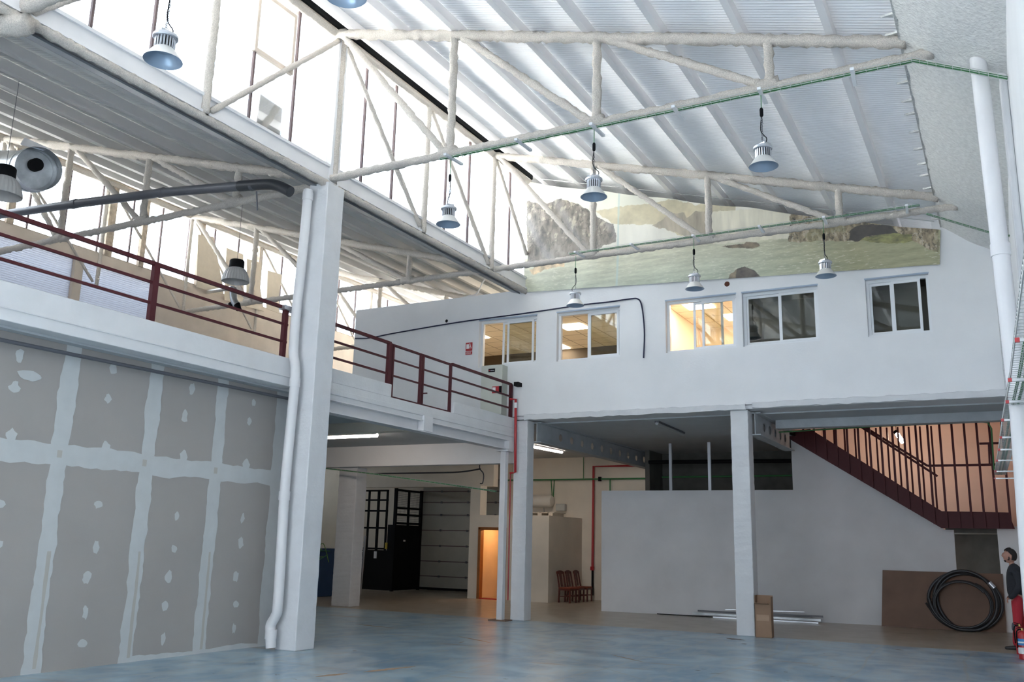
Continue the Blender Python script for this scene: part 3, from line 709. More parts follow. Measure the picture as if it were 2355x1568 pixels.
# ------------------------------------------------------------------ high bay lamps
def make_lamp(hang):
    t = thing('high_bay_lamp', 'x', 'lamp', (0, 0, 0))
    q = MB(); q.lathe([(.160, 0), (.157, .006), (.135, .035), (.112, .07), (.09, .1), (.082, .108), (.0, .109)], n=36)
    q.build('reflector', LAMPOUT, parent=t, smooth=True)
    q = MB(); q.lathe([(.159, .0), (.152, .004), (.130, .033), (.106, .067), (.084, .095), (.074, .099), (.0, .099)], n=36); q.build('reflector_lining', LAMPIN, parent=t, smooth=True)
    q = MB(); q.lathe([(.0, .108), (.070, .108), (.070, .2), (.0, .2)], n=20); q.build('core', BLACK, parent=t)
    q = MB()
    for k in range(20):
        a = 2*PI*k/20; c, s_ = math.cos(a), math.sin(a); q.bar((c*.078, s_*.078, .108), (c*.078, s_*.078, .2), .013, .010)
    q.build('heat_sink_fins', ALU, parent=t)
    q = MB(); q.lathe([(0, .2), (.098, .2), (.104, .207), (.104, .228), (.094, .236), (.0, .24)], n=24); q.box(-.07, .07, -.05, .05, .235, .262); cp = q.build('driver_cap', ALU, parent=t, smooth=True)
    q = MB(); q.tube([(0, 0, .26)]+[Vector((0, 0, .285))+Vector((math.cos(a_)*.02, 0, math.sin(a_)*.02)) for a_ in [PI*1.5-i*PI/4 for i in range(1, 9)]], .004, n=6); q.build('hook', ALU, parent=cp)
    q = MB()
    z = .305
    while z < hang-.22: q.tube(arc((random.uniform(-.006, .006), 0, z+.012), .011, 0, 2*PI, 7, (1, 0, 0) if int(z*100) % 2 else (0, 1, 0), (0, 0, 1)), .003, n=5); z += .022
    q.build('chain', DKGREY, parent=t)
    q = MB(); q.tube(curve_pts([(.04, .0, .24), (.06, 0, .31), (.012, .01, .37), (-.012, -.01, .44), (0, 0, hang-.30)]), .005, n=6); q.build('cord', BLACK, parent=t)
    q = MB(); q.lathe([(.0, hang-.33), (.012, hang-.325), (.02, hang-.31), (.02, hang-.24), (.012, hang-.22), (0, hang-.215)], n=12); q.build('plug', BLACK, parent=t, smooth=True)
    q = MB(); q.tube([(0, 0, hang-.22), (.002, 0, hang-.1), (0, 0, hang)], .005, n=6); q.build('hanging_cable', GREEN, parent=t)
    return t
def copy_tree(o, parent=None):
    c = o.copy(); COL.objects.link(c); c.parent = parent
    for ch in [x for x in bpy.data.objects if x.parent == o]: copy_tree(ch, c)
    return c
proto = make_lamp(.92)
LAMPS = [((-5.97, 4.72, 5.35), 'high-bay lamp at upper left in front of the bright glazing, the largest in view', 80),
         ((-4.04, 4.72, 5.40), 'high-bay lamp cut off by the top edge of the photo', 20),
         ((-6.14, 9.5, 5.49), 'high-bay lamp hanging before the glazing, leftmost on the big middle truss', 140),
         ((-4.08, 9.5, 5.53), 'high-bay lamp in front of the dark cliff of the banner, middle of the big truss', 10),
         ((-2.06, 9.5, 5.55), 'high-bay lamp against the corrugated roof, rightmost on the big truss', -30),
         ((-6.49, 14.3, 5.60), 'high-bay lamp over the second office window, leftmost on the rear truss', 200),
         ((-4.31, 14.3, 5.66), 'high-bay lamp between the banner and the third office window, middle of the rear truss', 0),
         ((-2.21, 14.3, 5.63), 'high-bay lamp over the pale river of the banner, rightmost on the rear truss', 60)]
for i, (p, lab, a) in enumerate(LAMPS):
    o = proto if i == 0 else copy_tree(proto)
    o.location = Vector(p)*S; o.rotation_euler = (0, 0, R(a)); setp(o, lab, 'lamp', 'high-bay lamps of the main hall')

# prismatic dome lamps of the left nave
def dome_lamp(p, label, drop):
    x, y, z = p; t = thing('dome_lamp', label, 'lamp', p, 0, 'ribbed dome lamps of the left nave')
    q = MB(); q.lathe([(.25, 0), (.247, .03), (.235, .1), (.205, .18), (.155, .25), (.12, .27)], c=p, n=56, flute=.035)
    q.lathe([(.245, 0), (.24, .03), (.228, .1), (.198, .175), (.15, .245), (.0, .255)], c=p, n=28)
    q.build('diffuser', mat('prismatic_grey', (.50, .50, .49), .3) if 'prismatic_grey' not in bpy.data.materials else bpy.data.materials['prismatic_grey'], parent=t)
    q = MB(); q.lathe([(0, .262), (.135, .262), (.14, .28), (.138, .40), (.12, .425), (0, .43)], c=p, n=28); q.build('gear_housing', BLACK, parent=t, smooth=True)
    q = MB(); q.tube([(x, y, z+.43), (x, y, z+drop)], .004, n=5); q.build('hanging_wire', DKGREY, parent=t)
dome_lamp((-12.5, 12.05, 6.14), 'ribbed grey dome lamp with a black top in front of the beige boards', 1.70)
dome_lamp((-11.80, 7.0, 5.93), 'ribbed grey dome lamp cut by the left edge of the photo, below the duct', 1.72)

# ------------------------------------------------------------------ ducts and pipes of the left nave
t = thing('ventilation_duct', 'galvanised round ventilation duct with an open elbow at the upper left edge', 'duct', (-13.2, 8.2, 6.9))
q = MB(); q.tube(curve_pts([(-15.6, 8.3, 7.35), (-14.3, 8.25, 7.25), (-13.3, 8.2, 7.05), (-12.95, 8.1, 6.95)], 5), .30, n=26, cap=False); q.build('duct_run', GALV, parent=t, smooth=True)
c = Vector((-12.95, 8.12, 6.95)); d_ = Vector((.90, -.36, -.24)).normalized()
q = MB(); q.tube([c-d_*.36, c+d_*.1, c+d_*.38], .33, n=30, cap=False); q.build('collar', GALV, parent=t, smooth=True)
q = MB(); q.tube([c-d_*.10, c-d_*.04], .345, n=26); q.tube([c+d_*.1, c+d_*.13], .34, n=26, cap=False); q.build('rim', GALV, parent=t, smooth=True)
q = MB(); q.tube([c-d_*.20, c-d_*.19], .325, n=26); pl_ = q.build('dark_inside_disc', DKGREY, parent=t)  # dark disc put in for the shaded inside of the open duct
u_ = d_.cross(Vector((0, 0, 1))).normalized()
q = MB(); q.tube([c-d_*.18+Vector((0, 0, .08)), c+d_*.18+Vector((0, 0, .08))], .10, n=18); q.build('actuator', BLACK, parent=t)
q = MB(); e = c+d_*.38+Vector((0, 0, .3)); q.prism([e-u_*.02, e+u_*.30, e+u_*.26+Vector((0, 0, .12)), e-u_*.1+Vector((0, 0, .05))], (.01, .01, .01)); q.build('bent_flap', ALU, parent=t)

t = thing('drain_pipe', 'dark grey plastic drain pipe crossing in front of the left nave truss', 'pipe', (-12, 9.25, 6.5))
P = [(-20, 497), (172, 469), (372, 443), (551, 428)]
q = MB(); q.tube([at(u, v, y=9.25) for u, v in P], .072, n=16); q.build('straight_run', DKGREY, parent=t, smooth=True)
q = MB(); q.tube(curve_pts([at(551, 428, y=9.25), at(612, 424, y=9.25), at(638, 427, y=9.27), at(668, 441, y=9.3)], 5), .08, n=16); q.build('elbow', mat('black_pvc', (.035, .037, .042), .4), parent=t, smooth=True)
for u, v in ((172, 469), (372, 443), (585, 426)):
    p = at(u, v, y=9.25); q = MB(); q.tube([p-Vector((.06, 0, 0)), p+Vector((.06, 0, 0))], .079, n=16); q.build('coupling', DKGREY, parent=t, smooth=True)
q = MB(); p = at(590, 440, y=9.25); q.tube([p, p+Vector((.05, 0, -.3))], .012, n=6); q.build('clamp', DKGREY, parent=t)

t = thing('flue_pipe', 'short grey flue pipe elbow under the ribbed dome lamp', 'pipe', (-12.6, 12.3, 5.6))
q = MB(); q.tube(curve_pts([at(536, 663, y=12.4), at(538, 690, y=12.4), at(545, 702, y=12.4)], 4), .07, n=14); q.build('riser', GALV, parent=t, smooth=True)
q = MB(); q.tube([at(545, 698, y=12.4), at(549, 712, y=12.4)], .055, n=12); q.tube([at(529, 698, y=12.4), at(533, 703, y=12.4)], .04, n=12); q.build('rubber_sleeve', BLACK, parent=t, smooth=True)
q = MB(); q.tube([at(478, 671, x=XN+.05), at(534, 662, y=12.4)], .045, n=12); q.build('branch', GALV, parent=t, smooth=True)

# conduit under the left kerb
q = MB(); q.tube([(-8.98, -3, 3.30), (-8.98, 9.9, 3.40)], .022, n=10)
setp(q.build('conduit', DKGREY, smooth=True), 'thin dark grey conduit along the top of the plasterboard wall', 'conduit')
# white downpipe at the big column
def pipe(name, P, y, r, m, label, cat='pipe', coup=(), n=5, straight=False):
    pts = [at(u, v, y=y) for u, v in P]
    t = thing(name, label, cat, tuple(pts[-1]))
    q = MB(); q.tube(pts if straight else curve_pts(pts, n), r, n=16); q.build('pipe_run', m, parent=t, smooth=True)
    for (u, v) in coup:
        p = at(u, v, y=y); q = MB(); q.tube([p-Vector((0, 0, .06)), p+Vector((0, 0, .06))], r*1.13, n=16); q.build('coupling', m, parent=t, smooth=True)
    return t
pipe('downpipe', [(709, 437), (700, 543), (689, 650), (681, 721), (676, 785), (675, 815), (679, 842), (678, 882), (672, 942), (656, 1113), (648, 1241), (639, 1390), (634, 1415), (623, 1436), (622, 1452), (623, 1490)], 9.55, .068, STEELW, 'white downpipe on the left face of the big column with an elbow near the floor', coup=[(708, 452), (678, 880), (654, 1140), (623, 1458)])
pipe('downpipe', [(2249, 134), (2299, 560), (2343, 943), (2369, 1305), (2385, 1500)], 9.55, .078, STEELW, 'tall white downpipe on the right wall beside a thin conduit', coup=[(2301, 575)], straight=True)
q = MB(); q.tube([at(2263, 135, y=9.66), at(2297, 420, y=9.66), at(2322, 640, y=9.66), at(2345, 900, y=9.66)], .012, n=8)
setp(q.build('conduit', STEELW, smooth=True), 'thin white conduit just right of the tall right downpipe', 'conduit')

# ------------------------------------------------------------------ wire cable trays
def wire_tray(label, pts, w, hgt, side, step=.1, rungs=True, cables=True, r=.0035, cab_r=.012, name='cable_tray'):
    """side: unit vector across the tray"""
    pts = [Vector(p) for p in pts]; side = Vector(side)
    t = thing(name, label, 'cable tray', tuple(pts[0])); q = MB(); up = Vector((0, 0, 1))
    for off in (0, w):
        q.tube([p+side*off for p in pts], r, n=5)
        if hgt: q.tube([p+side*off+up*hgt for p in pts], r, n=5)
    if w > .15:
        for f in (.33, .66): q.tube([p+side*w*f for p in pts], r*.8, n=5)
    q.build('side_wires', WIRE, parent=t)
    q = MB()
    for i in range(len(pts)-1):
        L_ = (pts[i+1]-pts[i]).length; k = max(1, int(L_/step))
        for j in range(k):
            p = pts[i].lerp(pts[i+1], j/k)
            if hgt: q.tube([p+up*hgt, p, p+side*w, p+side*w+up*hgt], r*.8, n=4)
            else: q.tube([p, p+side*w], r*.8, n=4)
    q.build('cross_wires', WIRE, parent=t)
    if cables:
        q = MB()
        for off in (.35, .6): q.tube([p+side*w*off+up*cab_r for p in pts], cab_r, n=7)
        q.build('green_cable', GREEN, parent=t, smooth=True)
    return t
def truss_tray(y, x0, x1, z, label, arms, side=(0, -1, 0)):
    t = wire_tray(label, [(x0, y, z), (x1, y, z)], .06, .035, side, step=.11)
    for x in arms: MB().bar((x, y+.28, z+.03), (x+.03, y-.2, z-.02), .04, .03).build('support_arm', ALUF, parent=t)
    return t
truss_tray(9.52, -6.3, -.5, 6.42, 'wire cable tray with green cable under the big middle truss', (-6.15, -5.1, -4.08, -3.05, -2.07, -1.1))
truss_tray(14.30, -6.6, -.8, 6.555, 'wire cable tray with green cable under the rear truss', (-6.45, -5.4, -4.3, -3.2, -2.2, -1.0))
truss_tray(4.74, -6.2, -3.0, 6.29, 'wire cable tray on the truss nearest the camera, above the frame', (-5.95, -4.04))
t = wire_tray('wire cable tray dropping from the big truss to the right downpipe', [(-.5, 9.5, 6.42), (.02, 9.45, 6.15), (.34, 9.42, 5.98)], .06, .03, (0, -1, 0), step=.08)
t = wire_tray('wire cable tray dropping from the rear truss to the right wall', [(-.72, 14.34, 6.42), (.12, 14.3, 5.98), (.34, 14.28, 5.9)], .05, .02, (0, -1, 0), step=.1)
# banner top wire
q = MB(); q.tube([(-8.3, YB-.06, 9.02), (-6.3, YB-.07, 8.46), (-.7, YB-.06, 6.9)], .008, n=6)
setp(q.build('steel_wire', WIRE), 'thin taut wire carrying the top edge of the waterfall banner', 'wire')
# right wall tray
pts = [(.20, 3.2, 2.8), (.16, 5.05, 2.8), (.10, 8.0, 2.8), (.03, 10.4, 2.8), (-.04, 13.4, 2.8), (-.16, 18.0, 2.8)]
t = wire_tray('long wire mesh cable tray on red-tipped arms along the right wall', [(x, y, z) for x, y, z in pts], .17, .05, (1, 0, 0), step=.09, r=.004)
TIPS = [(2355, 640), (2340, 778), (2323, 870), (2317, 920), (2306, 962), (2302, 1002), (2298, 1030), (2293, 1055), (2290, 1080), (2288, 1096)]
for u, v in TIPS[1:]:
    p = at(u, v+4, z=2.76); MB().bar(p, (XR, p.y, p.z), .016, .02).build('support_arm', GALV, parent=t); MB().box(p.x-.015, p.x+.012, p.y-.014, p.y+.014, p.z-.014, p.z+.014).build('end_cap', RED, parent=t, label='red plastic end cap')
t = wire_tray('thin vertical wire tray at the right end of the office wall', [at(2283, 592, y=YB-.03), at(2312, 905, y=YB-.03)], .05, 0, (1, 0, 0), step=.09, cables=False)
# green conduit along the lower far wall
t = thing('conduit', 'green conduit running along the lower far wall behind the red pipe', 'conduit', (-10, 23.55, 3.2))
q = MB(); q.tube([(-12.8, 23.56, 3.24), (-8.16, 23.56, 3.24)], .022, n=8); q.tube([(-11.4, 23.56, 3.24), (-11.35, 23.56, 2.65)], .014, n=6); q.tube([(-11.3, 23.56, 3.24), (-11.33, 23.56, 2.65)], .014, n=6); q.tube([(-9.6, 23.56, 3.24), (-9.6, 23.56, 2.6)], .02, n=6); q.tube([(-10.4, 23.56, 3.85), (-10.4, 23.56, 3.24)], .01, n=6)
q.build('pipe_run', GREEN, parent=t, smooth=True)
for x in (-12.3, -9.9, -8.5): MB().box(x-.03, x+.03, 23.5, 23.6, 3.18, 3.3).build('clamp', BLACK, parent=t)
t = wire_tray('sagging wire tray with green cables under the mezzanine, ending near the thin post', [at(748, 1078, y=16.2), at(860, 1091, y=16.1), at(1000, 1111, y=16.0), at(1138, 1131, y=16.1)], .08, .03, (0, 1, 0), step=.12)
q = MB(); q.tube(curve_pts([at(855, 1089, y=17.2), at(1000, 1087, y=17.2), at(1060, 1085, y=17.2), at(1105, 1078, y=17.2)], 4), .018, n=6); q.tube(curve_pts([at(1103, 1078, y=17.2), at(1112, 1090, y=17.2), at(1110, 1110, y=17.2), at(1104, 1112, y=17.2)], 4), .012, n=6)
q.tube([at(1103, 1078, y=17.2), at(1103, 1078, y=17.2)+Vector((0, 0, .8))], .012, n=6); setp(q.build('black_cable', RUBBER), 'black cable looping down under the mezzanine ceiling near the thin post', 'cable')

# ------------------------------------------------------------------ red fire pipes, lights under slab
t = thing('fire_pipe', 'red fire pipe down the corner beside the thin steel post', 'pipe', (-8.57, 16.0, 2.8))
q = MB(); q.tube([at(1173, 918, y=16.02), at(1186, 918, y=16.02), at(1185, 1086, y=16.02), at(1173, 1088, y=16.02)], .026, n=10); q.build('pipe_run', RED, parent=t, smooth=True)
q = MB(); q.tube([at(1186, 926, y=16.02), at(1186, 938, y=16.02)], .029, n=10); q.build('sleeve', LABW, parent=t)
q = MB(); q.tube([at(1174, 1088, y=16.2), at(1168, 1380, y=16.2)], .014, n=8); q.build('lower_run', RED, parent=t, smooth=True)
t = thing('fire_pipe', 'long red fire pipe on the lower far wall right of the chairs', 'pipe', (-10.1, 23.58, .1))
q = MB(); q.tube([(-8.6, 23.58, 3.59), (-10.1, 23.58, 3.59), (-10.12, 23.58, .82)], .035, n=10); q.build('pipe_run', RED, parent=t, smooth=True)
q = MB(); q.tube([(-10.12, 23.58, .82), (-10.12, 23.58, .12)], .03, n=10); q.build('lower_sleeve', BLACK, parent=t, smooth=True)
q = MB(); q.tube([(-10.12, 23.56, .78), (-10.12, 23.56, .88)], .055, n=10); q.build('flange', RED, parent=t)

def tube_light(p, q_, label, lit=True):
    p = Vector(p); q_ = Vector(q_); t = thing('tube_light', label, 'light fixture', tuple((p+q_)/2), 0, 'tube lights under the floor slab')
    MB().bar(p+Vector((0, 0, .03)), q_+Vector((0, 0, .03)), .09, .05).build('housing', DKGREY if not lit else WHITE, parent=t)
    r = MB(); r.tube([p-Vector((0, 0, .01)), q_-Vector((0, 0, .01))], .035, n=10); r.build('tube', TUBE_ON if lit else mat('unlit_diffuser', (.4, .42, .43), .3), parent=t, smooth=True)
tube_light((-12.4, 14.1, 3.42), (-10.56, 14.14, 3.42), 'lit fluorescent tube under the mezzanine just right of the big column')
tube_light((-10.30, 20.25, 3.82), (-10.2, 21.7, 3.82), 'lit fluorescent tube seen right of the mezzanine corner column')
tube_light((-5.94, 17.0, 3.82), (-6.02, 18.9, 3.82), 'unlit grey tube fitting under the office slab between the two square columns', lit=False)
t = thing('hanging_bulb', 'bare lit bulb hanging in the salmon stairwell', 'lamp', tuple(at(2072, 1005, y=21.9)))
a, b = at(2062, 996, y=21.9), at(2077, 1018, y=21.9)
q = MB(); q.tube([a, b], .045, n=12); q.build('bulb', BULB_ON, parent=t, smooth=True)
q = MB(); q.tube([a, a+Vector((-.02, 0, .35))], .006, n=6); q.build('cord', BLACK, parent=t)
q = MB(); q.tube([a+Vector((0, 0, .0)), a+Vector((-.04, 0, .05))], .05, n=10); q.build('socket', BLACK, parent=t)
for k, x in enumerate((-6.98, -6.04)):
    q = MB(); q.box(x-.035, x+.035, 20.9, 20.96, 2.4, 3.86)
    setp(q.build('steel_stud', ALU), ['left', 'right'][k]+' of two bare metal studs above the grey partition', 'stud', 'metal studs above the partition')
q = MB(); q.tube([(-7.98, 23.2, 3.24), (-4.12, 23.2, 3.24)], .022, n=8); setp(q.build('conduit', GREEN), 'green conduit inside the dark recess above the partition', 'conduit')
q = MB(); q.tube([(-7.98, 22.2, 3.55), (-4.12, 22.2, 3.5)], .05, n=10); setp(q.build('dark_pipe', BLACK), 'black horizontal pipe in the dark recess above the partition', 'pipe')
q = MB(); q.tube(curve_pts([at(1655, 1127, y=20.3), at(1652, 1160, y=20.25), at(1658, 1200, y=20.25), at(1650, 1228, y=20.25), at(1634, 1242, y=20.25)], 5), .006, n=5)
setp(q.build('loose_cable', DKGREY), 'thin loose cable hanging over the top of the grey partition', 'cable')

# ------------------------------------------------------------------ wall items upstairs
P = [(817, 778), (850, 777), (890, 769), (940, 760), (1010, 748), (1080, 737), (1195, 722), (1290, 708), (1345, 700), (1400, 694), (1450, 687), (1466, 687), (1474, 697), (1479, 725), (1482, 770), (1480, 823)]
q = MB(); q.tube(curve_pts([at(u, v, y=YB-.02) for u, v in P], 4), .014, n=7)
setp(q.build('wall_cable', mat('navy_cable', (.012, .014, .05), .5), smooth=True), 'dark blue cable draped along the office wall and down beside the second window', 'cable')
t = thing('fire_sign', 'red fire hose sign with smaller plate below, left of the first office window', 'sign', tuple(at(1078, 800, y=YB)))
x0, x1 = -9.87, -9.71; yy = YB-.012
MB().box(x0, x1, yy, YB-.001, 5.40, 5.58).build('sign_plate', RED, parent=t)
q = MB(); q.box(x0+.018, x0+.085, yy-.003, yy, 5.45, 5.545); q.build('hose_reel_symbol', LABW, parent=t)
q = MB()
for k in range(4): q.box(x0+.095+.01*k, x0+.112+.01*k, yy-.003, yy, 5.54-.03*k, 5.565-.03*k)
q.box(x0+.092, x0+.10, yy-.003, yy, 5.45, 5.50); q.build('flame_symbol', LABW, parent=t)
MB().box(x0, x1, yy, YB-.001, 5.32, 5.385).build('text_plate', RED, parent=t)
def text(s, size, loc, rot, m, parent, name='lettering', align='CENTER'):
    cu = bpy.data.curves.new(name, 'FONT'); cu.body = s; cu.size = size*S; cu.align_x = align; cu.align_y = 'CENTER'; cu.extrude = .0006
    o = bpy.data.objects.new('tmp', cu); COL.objects.link(o)
    dg = bpy.context.evaluated_depsgraph_get(); me = bpy.data.meshes.new_from_object(o.evaluated_get(dg)); bpy.data.objects.remove(o)
    me.materials.clear(); me.materials.append(m); ob = bpy.data.objects.new(name, me); COL.objects.link(ob)
    ob.parent = parent; ob.location = Vector(loc)*S-worldloc(parent); ob.rotation_euler = rot; return ob
text('BOCA DE', .026, ((x0+x1)/2, yy-.002, 5.366), (PI/2, 0, 0), LABW, t); text('INCENDIO', .026, ((x0+x1)/2, yy-.002, 5.340), (PI/2, 0, 0), LABW, t)
t = thing('electrical_cabinet', 'pale grey-green electrical cabinet on the office wall below the first window', 'cabinet', (-9.0, 15.95, 4.0))
MB().box(-9.31, -8.84, 15.9, YB-.003, 3.95, 5.0).build('body', mat('cabinet_grey_green', (.50, .52, .46), .5), parent=t, bevel=.01)
dr = MB().box(-9.29, -8.80, 15.85, 15.862, 3.97, 4.98).build('door', mat('cabinet_door', (.56, .58, .52), .5), parent=t, bevel=.006)
MB().box(-9.12, -8.97, 15.842, 15.85, 4.84, 4.91).build('name_plate', BLACK, parent=dr)
MB().box(-9.105, -9.085, 15.839, 15.843, 4.865, 4.885).build('plate_symbol', RED, parent=dr); MB().box(-9.07, -8.985, 15.839, 15.843, 4.865, 4.88).build('plate_text', GALV, parent=dr)
ss = MB().box(-9.02, -8.80, 15.838, 15.85, 4.40, 4.54).build('fire_sticker', RED, parent=dr)
MB().box(-8.86, -8.80, 15.835, 15.84, 4.40, 4.54).build('black_strip', BLACK, parent=ss); MB().box(-9.01, -8.94, 15.834, 15.839, 4.44, 4.52).build('hose_symbol', LABW, parent=ss)
q = MB(); q.box(-8.60, -8.5, 15.98, 16.15, 4.55, 4.63); setp(q.build('rail_socket', BLACK), 'small black bracket on the office wall at the end of the railing', 'bracket')
for (u, v, r_, lab) in ((1027, 738, .035, 'round dark hole with a plug in the office wall above the blue cable'), (1672, 653, .05, 'rusty hole in the office wall just under the banner')):
    p = at(u, v, y=YB-.004); q = MB(); q.lathe([(0, -.004), (r_*.8, -.004), (r_, 0)], c=p, n=14, axis='y'); setp(q.build('wall_hole', BLACK if r_ < .04 else mat('rust', (.12, .04, .02), .8)), lab, 'hole')

# ------------------------------------------------------------------ waterfall banner (a printed picture)
def fbm(x, z, s, o=4, seed=0): return noise.fractal(Vector((x*s, seed*7.3, z*s)), 1.0, 2.0, o)
def inside(pt, poly):
    x, y = pt; c = False; n = len(poly)
    for i in range(n):
        x1, y1 = poly[i]; x2, y2 = poly[i-1]
        if (y1 > y) != (y2 > y) and x < (x2-x1)*(y-y1)/(y2-y1)+x1: c = not c
    return c
YBN = YB-.04
def L2(P): return [(p.x, p.z) for p in (at(u, v, y=YBN) for u, v in P)]
cliff = L2([(1212, 462), (1235, 466), (1262, 468), (1290, 457), (1320, 465), (1345, 478), (1365, 490), (1390, 508), (1410, 515), (1417, 540), (1418, 556), (1390, 566), (1362, 580), (1330, 588), (1290, 603), (1240, 608), (1212, 612)])
hill = L2([(1370, 485), (1430, 475), (1500, 468), (1545, 458), (1600, 470), (1690, 470), (1690, 485), (1640, 490), (1640, 560), (1560, 540), (1520, 518), (1410, 515)])
dark2 = L2([(1500, 520), (1520, 508), (1545, 490), (1575, 488), (1580, 500), (1600, 485), (1635, 490), (1640, 560), (1600, 560), (1560, 535)])
falls2 = L2([(1630, 488), (1740, 480), (1818, 488), (1818, 548), (1640, 562)])
rockR = L2([(1817, 487), (1850, 488), (1900, 492), (1990, 505), (2060, 515), (2110, 520), (2160, 528), (2161, 582), (2130, 570), (2100, 556), (2060, 553), (1990, 553), (1970, 553), (1900, 555), (1812, 556)])
cave = L2([(1952, 553), (1955, 530), (1970, 518), (2010, 516), (2050, 520), (2072, 540), (2060, 545), (2000, 540), (1980, 552)])
grass = L2([(1976, 552), (2000, 543), (2060, 536), (2095, 540), (2098, 556), (2050, 560), (2010, 558)])
rock1 = L2([(1655, 567), (1690, 562), (1712, 560), (1716, 556), (1740, 556), (1750, 566), (1730, 570), (1690, 570)])
rock2 = L2([(1673, 644), (1680, 632), (1700, 615), (1712, 610), (1722, 615), (1740, 626), (1752, 640), (1740, 642)])
shore = L2([(1216, 620), (1250, 606), (1300, 603), (1300, 612), (1250, 620), (1225, 632)])
def banner_col(x, z):
    n1 = fbm(x, z, 1.3); n2 = fbm(x, z, 9, 5, 1)
    jx, jz = x+n2*.022+n1*.02, z+fbm(x, z, 8, 4, 3)*.025
    p = (jx, jz)
    rip = fbm(x*.28, z*2.6, 7, 5, 2); fine = fbm(x*.8, z*4, 14, 3, 12)
    col = Vector((.72, .72, .62))+Vector((.04, .04, .03))*n1
    if z < 7.26+.02*n2:   # river
        t_ = min(1, max(0, (7.26-z)/.9)); col = Vector((.64, .61, .46)).lerp(Vector((.46, .51, .39)), t_)
        col = col.lerp(Vector((.35, .33, .17)), min(1, max(0, (x+4.4)/2.4))*.85)
        col = col*(1+.20*rip+.13*fine)
        if fine > .5 and n1 > -.1: col = col.lerp(Vector((.72, .70, .58)), .6)
    if x > -6.95 and x < -3.1 and 7.22 < z < 7.95: col = Vector((.76, .74, .66))*(1+.06*n1+.04*fbm(x*3, z*.8, 3, 4, 20))
    if inside(p, hill): col = Vector((.58, .52, .36))*(1+.18*n1+.12*n2)
    if inside(p, dark2): col = Vector((.40, .35, .27))*(1+.35*fbm(x*2.5, z*.6, 3, 5, 5))
    if inside(p, falls2): col = Vector((.74, .70, .57))*(1+.16*fbm(x*3, z*.45, 3, 5, 6)); col = col.lerp(Vector((.62, .56, .34)), max(0, n1)*.5)
    if inside(p, cliff):
        s_ = fbm(x*2.4, z*.9, 5, 6, 8); cr = abs(fbm(x*1.6, z, 4, 5, 14)); col = Vector((.19, .165, .135))*(1+.75*s_+.35*n2)
        if cr < .06: col = col*.5
        if n2 > .28 and s_ > .05 and z > 7.55: col = col.lerp(Vector((.52, .46, .34)), .6)
        mist = max(0, min(1, (7.5-z)*1.5+.25*n1)); col = col.lerp(Vector((.40, .36, .31)), mist*.65)
        st = math.sin((x*1.0+z*.55)*7.5)*.5+.5; col = col.lerp(Vector((.40, .40, .42)), .28*st**6)  # pale diagonal streaks: light reflected off the canvas, put into the print
    if inside(p, shore): col = Vector((.60, .46, .28))*(1+.5*n2)
    if inside(p, rockR):
        s_ = fbm(x*3.2, z*1.4, 6, 6, 9); cr = abs(fbm(x*2.6, z*1.2, 5, 5, 15)); col = Vector((.33, .26, .16))*(1+.8*s_+.45*n2)
        if cr < .08: col = col*.38
        if s_ > .35: col = col.lerp(Vector((.56, .50, .40)), .6)
        if n1 > .15: col = col.lerp(Vector((.27, .26, .12)), .4)
    if inside(p, cave): col = Vector((.045, .035, .028))*(1+.6*n2)
    if inside(p, grass): col = Vector((.23, .225, .075))*(1+.6*n2+.3*fine)
    if inside(p, rock1): col = Vector((.20, .155, .10))*(1+.8*n2)
    if inside(p, rock2): col = (Vector((.24, .19, .12)) if jx < -4.0-(7.0-z)*.1 else Vector((.09, .072, .055)))*(1+.8*n2)
    if abs(x+6.37+(8.4-z)*.03) < .022: col = col.lerp(Vector((.45, .58, .55)), .6)
    return tuple(max(0, min(1, c)) for c in col)
tl, tr, br, bl = at(1213, 418, y=YBN), at(2163, 529, y=YBN), at(2161, 608, y=YBN), at(1203, 672, y=YBN)
NX, NZ = 860, 220
verts = []; cols = []
for j in range(NZ+1):
    for i in range(NX+1):
        s_, t_ = i/NX, j/NZ
        top = tl.lerp(tr, s_); bot = bl.lerp(br, s_); p = bot.lerp(top, t_)
        top_sag = .03*math.sin(s_*PI*5)**2
        p.z -= top_sag*t_*t_
        c_ = banner_col(p.x, p.z); cols.append((*[c*.9+.055 for c in c_], 1))
        f = .012*math.sin(p.x*3.1+(p.z-6)*2.2)+.008*math.sin(p.x*7-(p.z-6)*4)+.006*noise.noise(Vector((p.x*2, p.z*3, 0)))
        verts.append(Vector((p.x, YBN+f-.03*(1-t_)*0, p.z))*S)
faces = [(j*(NX+1)+i, j*(NX+1)+i+1, (j+1)*(NX+1)+i+1, (j+1)*(NX+1)+i) for j in range(NZ) for i in range(NX)]
org = Vector((-4.5, YBN, 6.3))*S
me = bpy.data.meshes.new('banner'); me.from_pydata([v-org for v in verts], [], faces)
ca = me.color_attributes.new('print', 'FLOAT_COLOR', 'POINT')
ca.data.foreach_set('color', [c for t_ in cols for c in t_])
for p in me.polygons: p.use_smooth = True
bmat = mat('printed_canvas', (1, 1, 1), .45); nt = bmat.node_tree; vc = nt.nodes.new('ShaderNodeVertexColor'); vc.layer_name = 'print'
nt.links.new(vc.outputs[0], nt.nodes['Principled BSDF'].inputs['Base Color']); me.materials.append(bmat)
o = bpy.data.objects.new('printed_banner', me); COL.objects.link(o); o.location = org
setp(o, 'huge printed canvas banner of a waterfall and river hung above the office windows', 'banner')

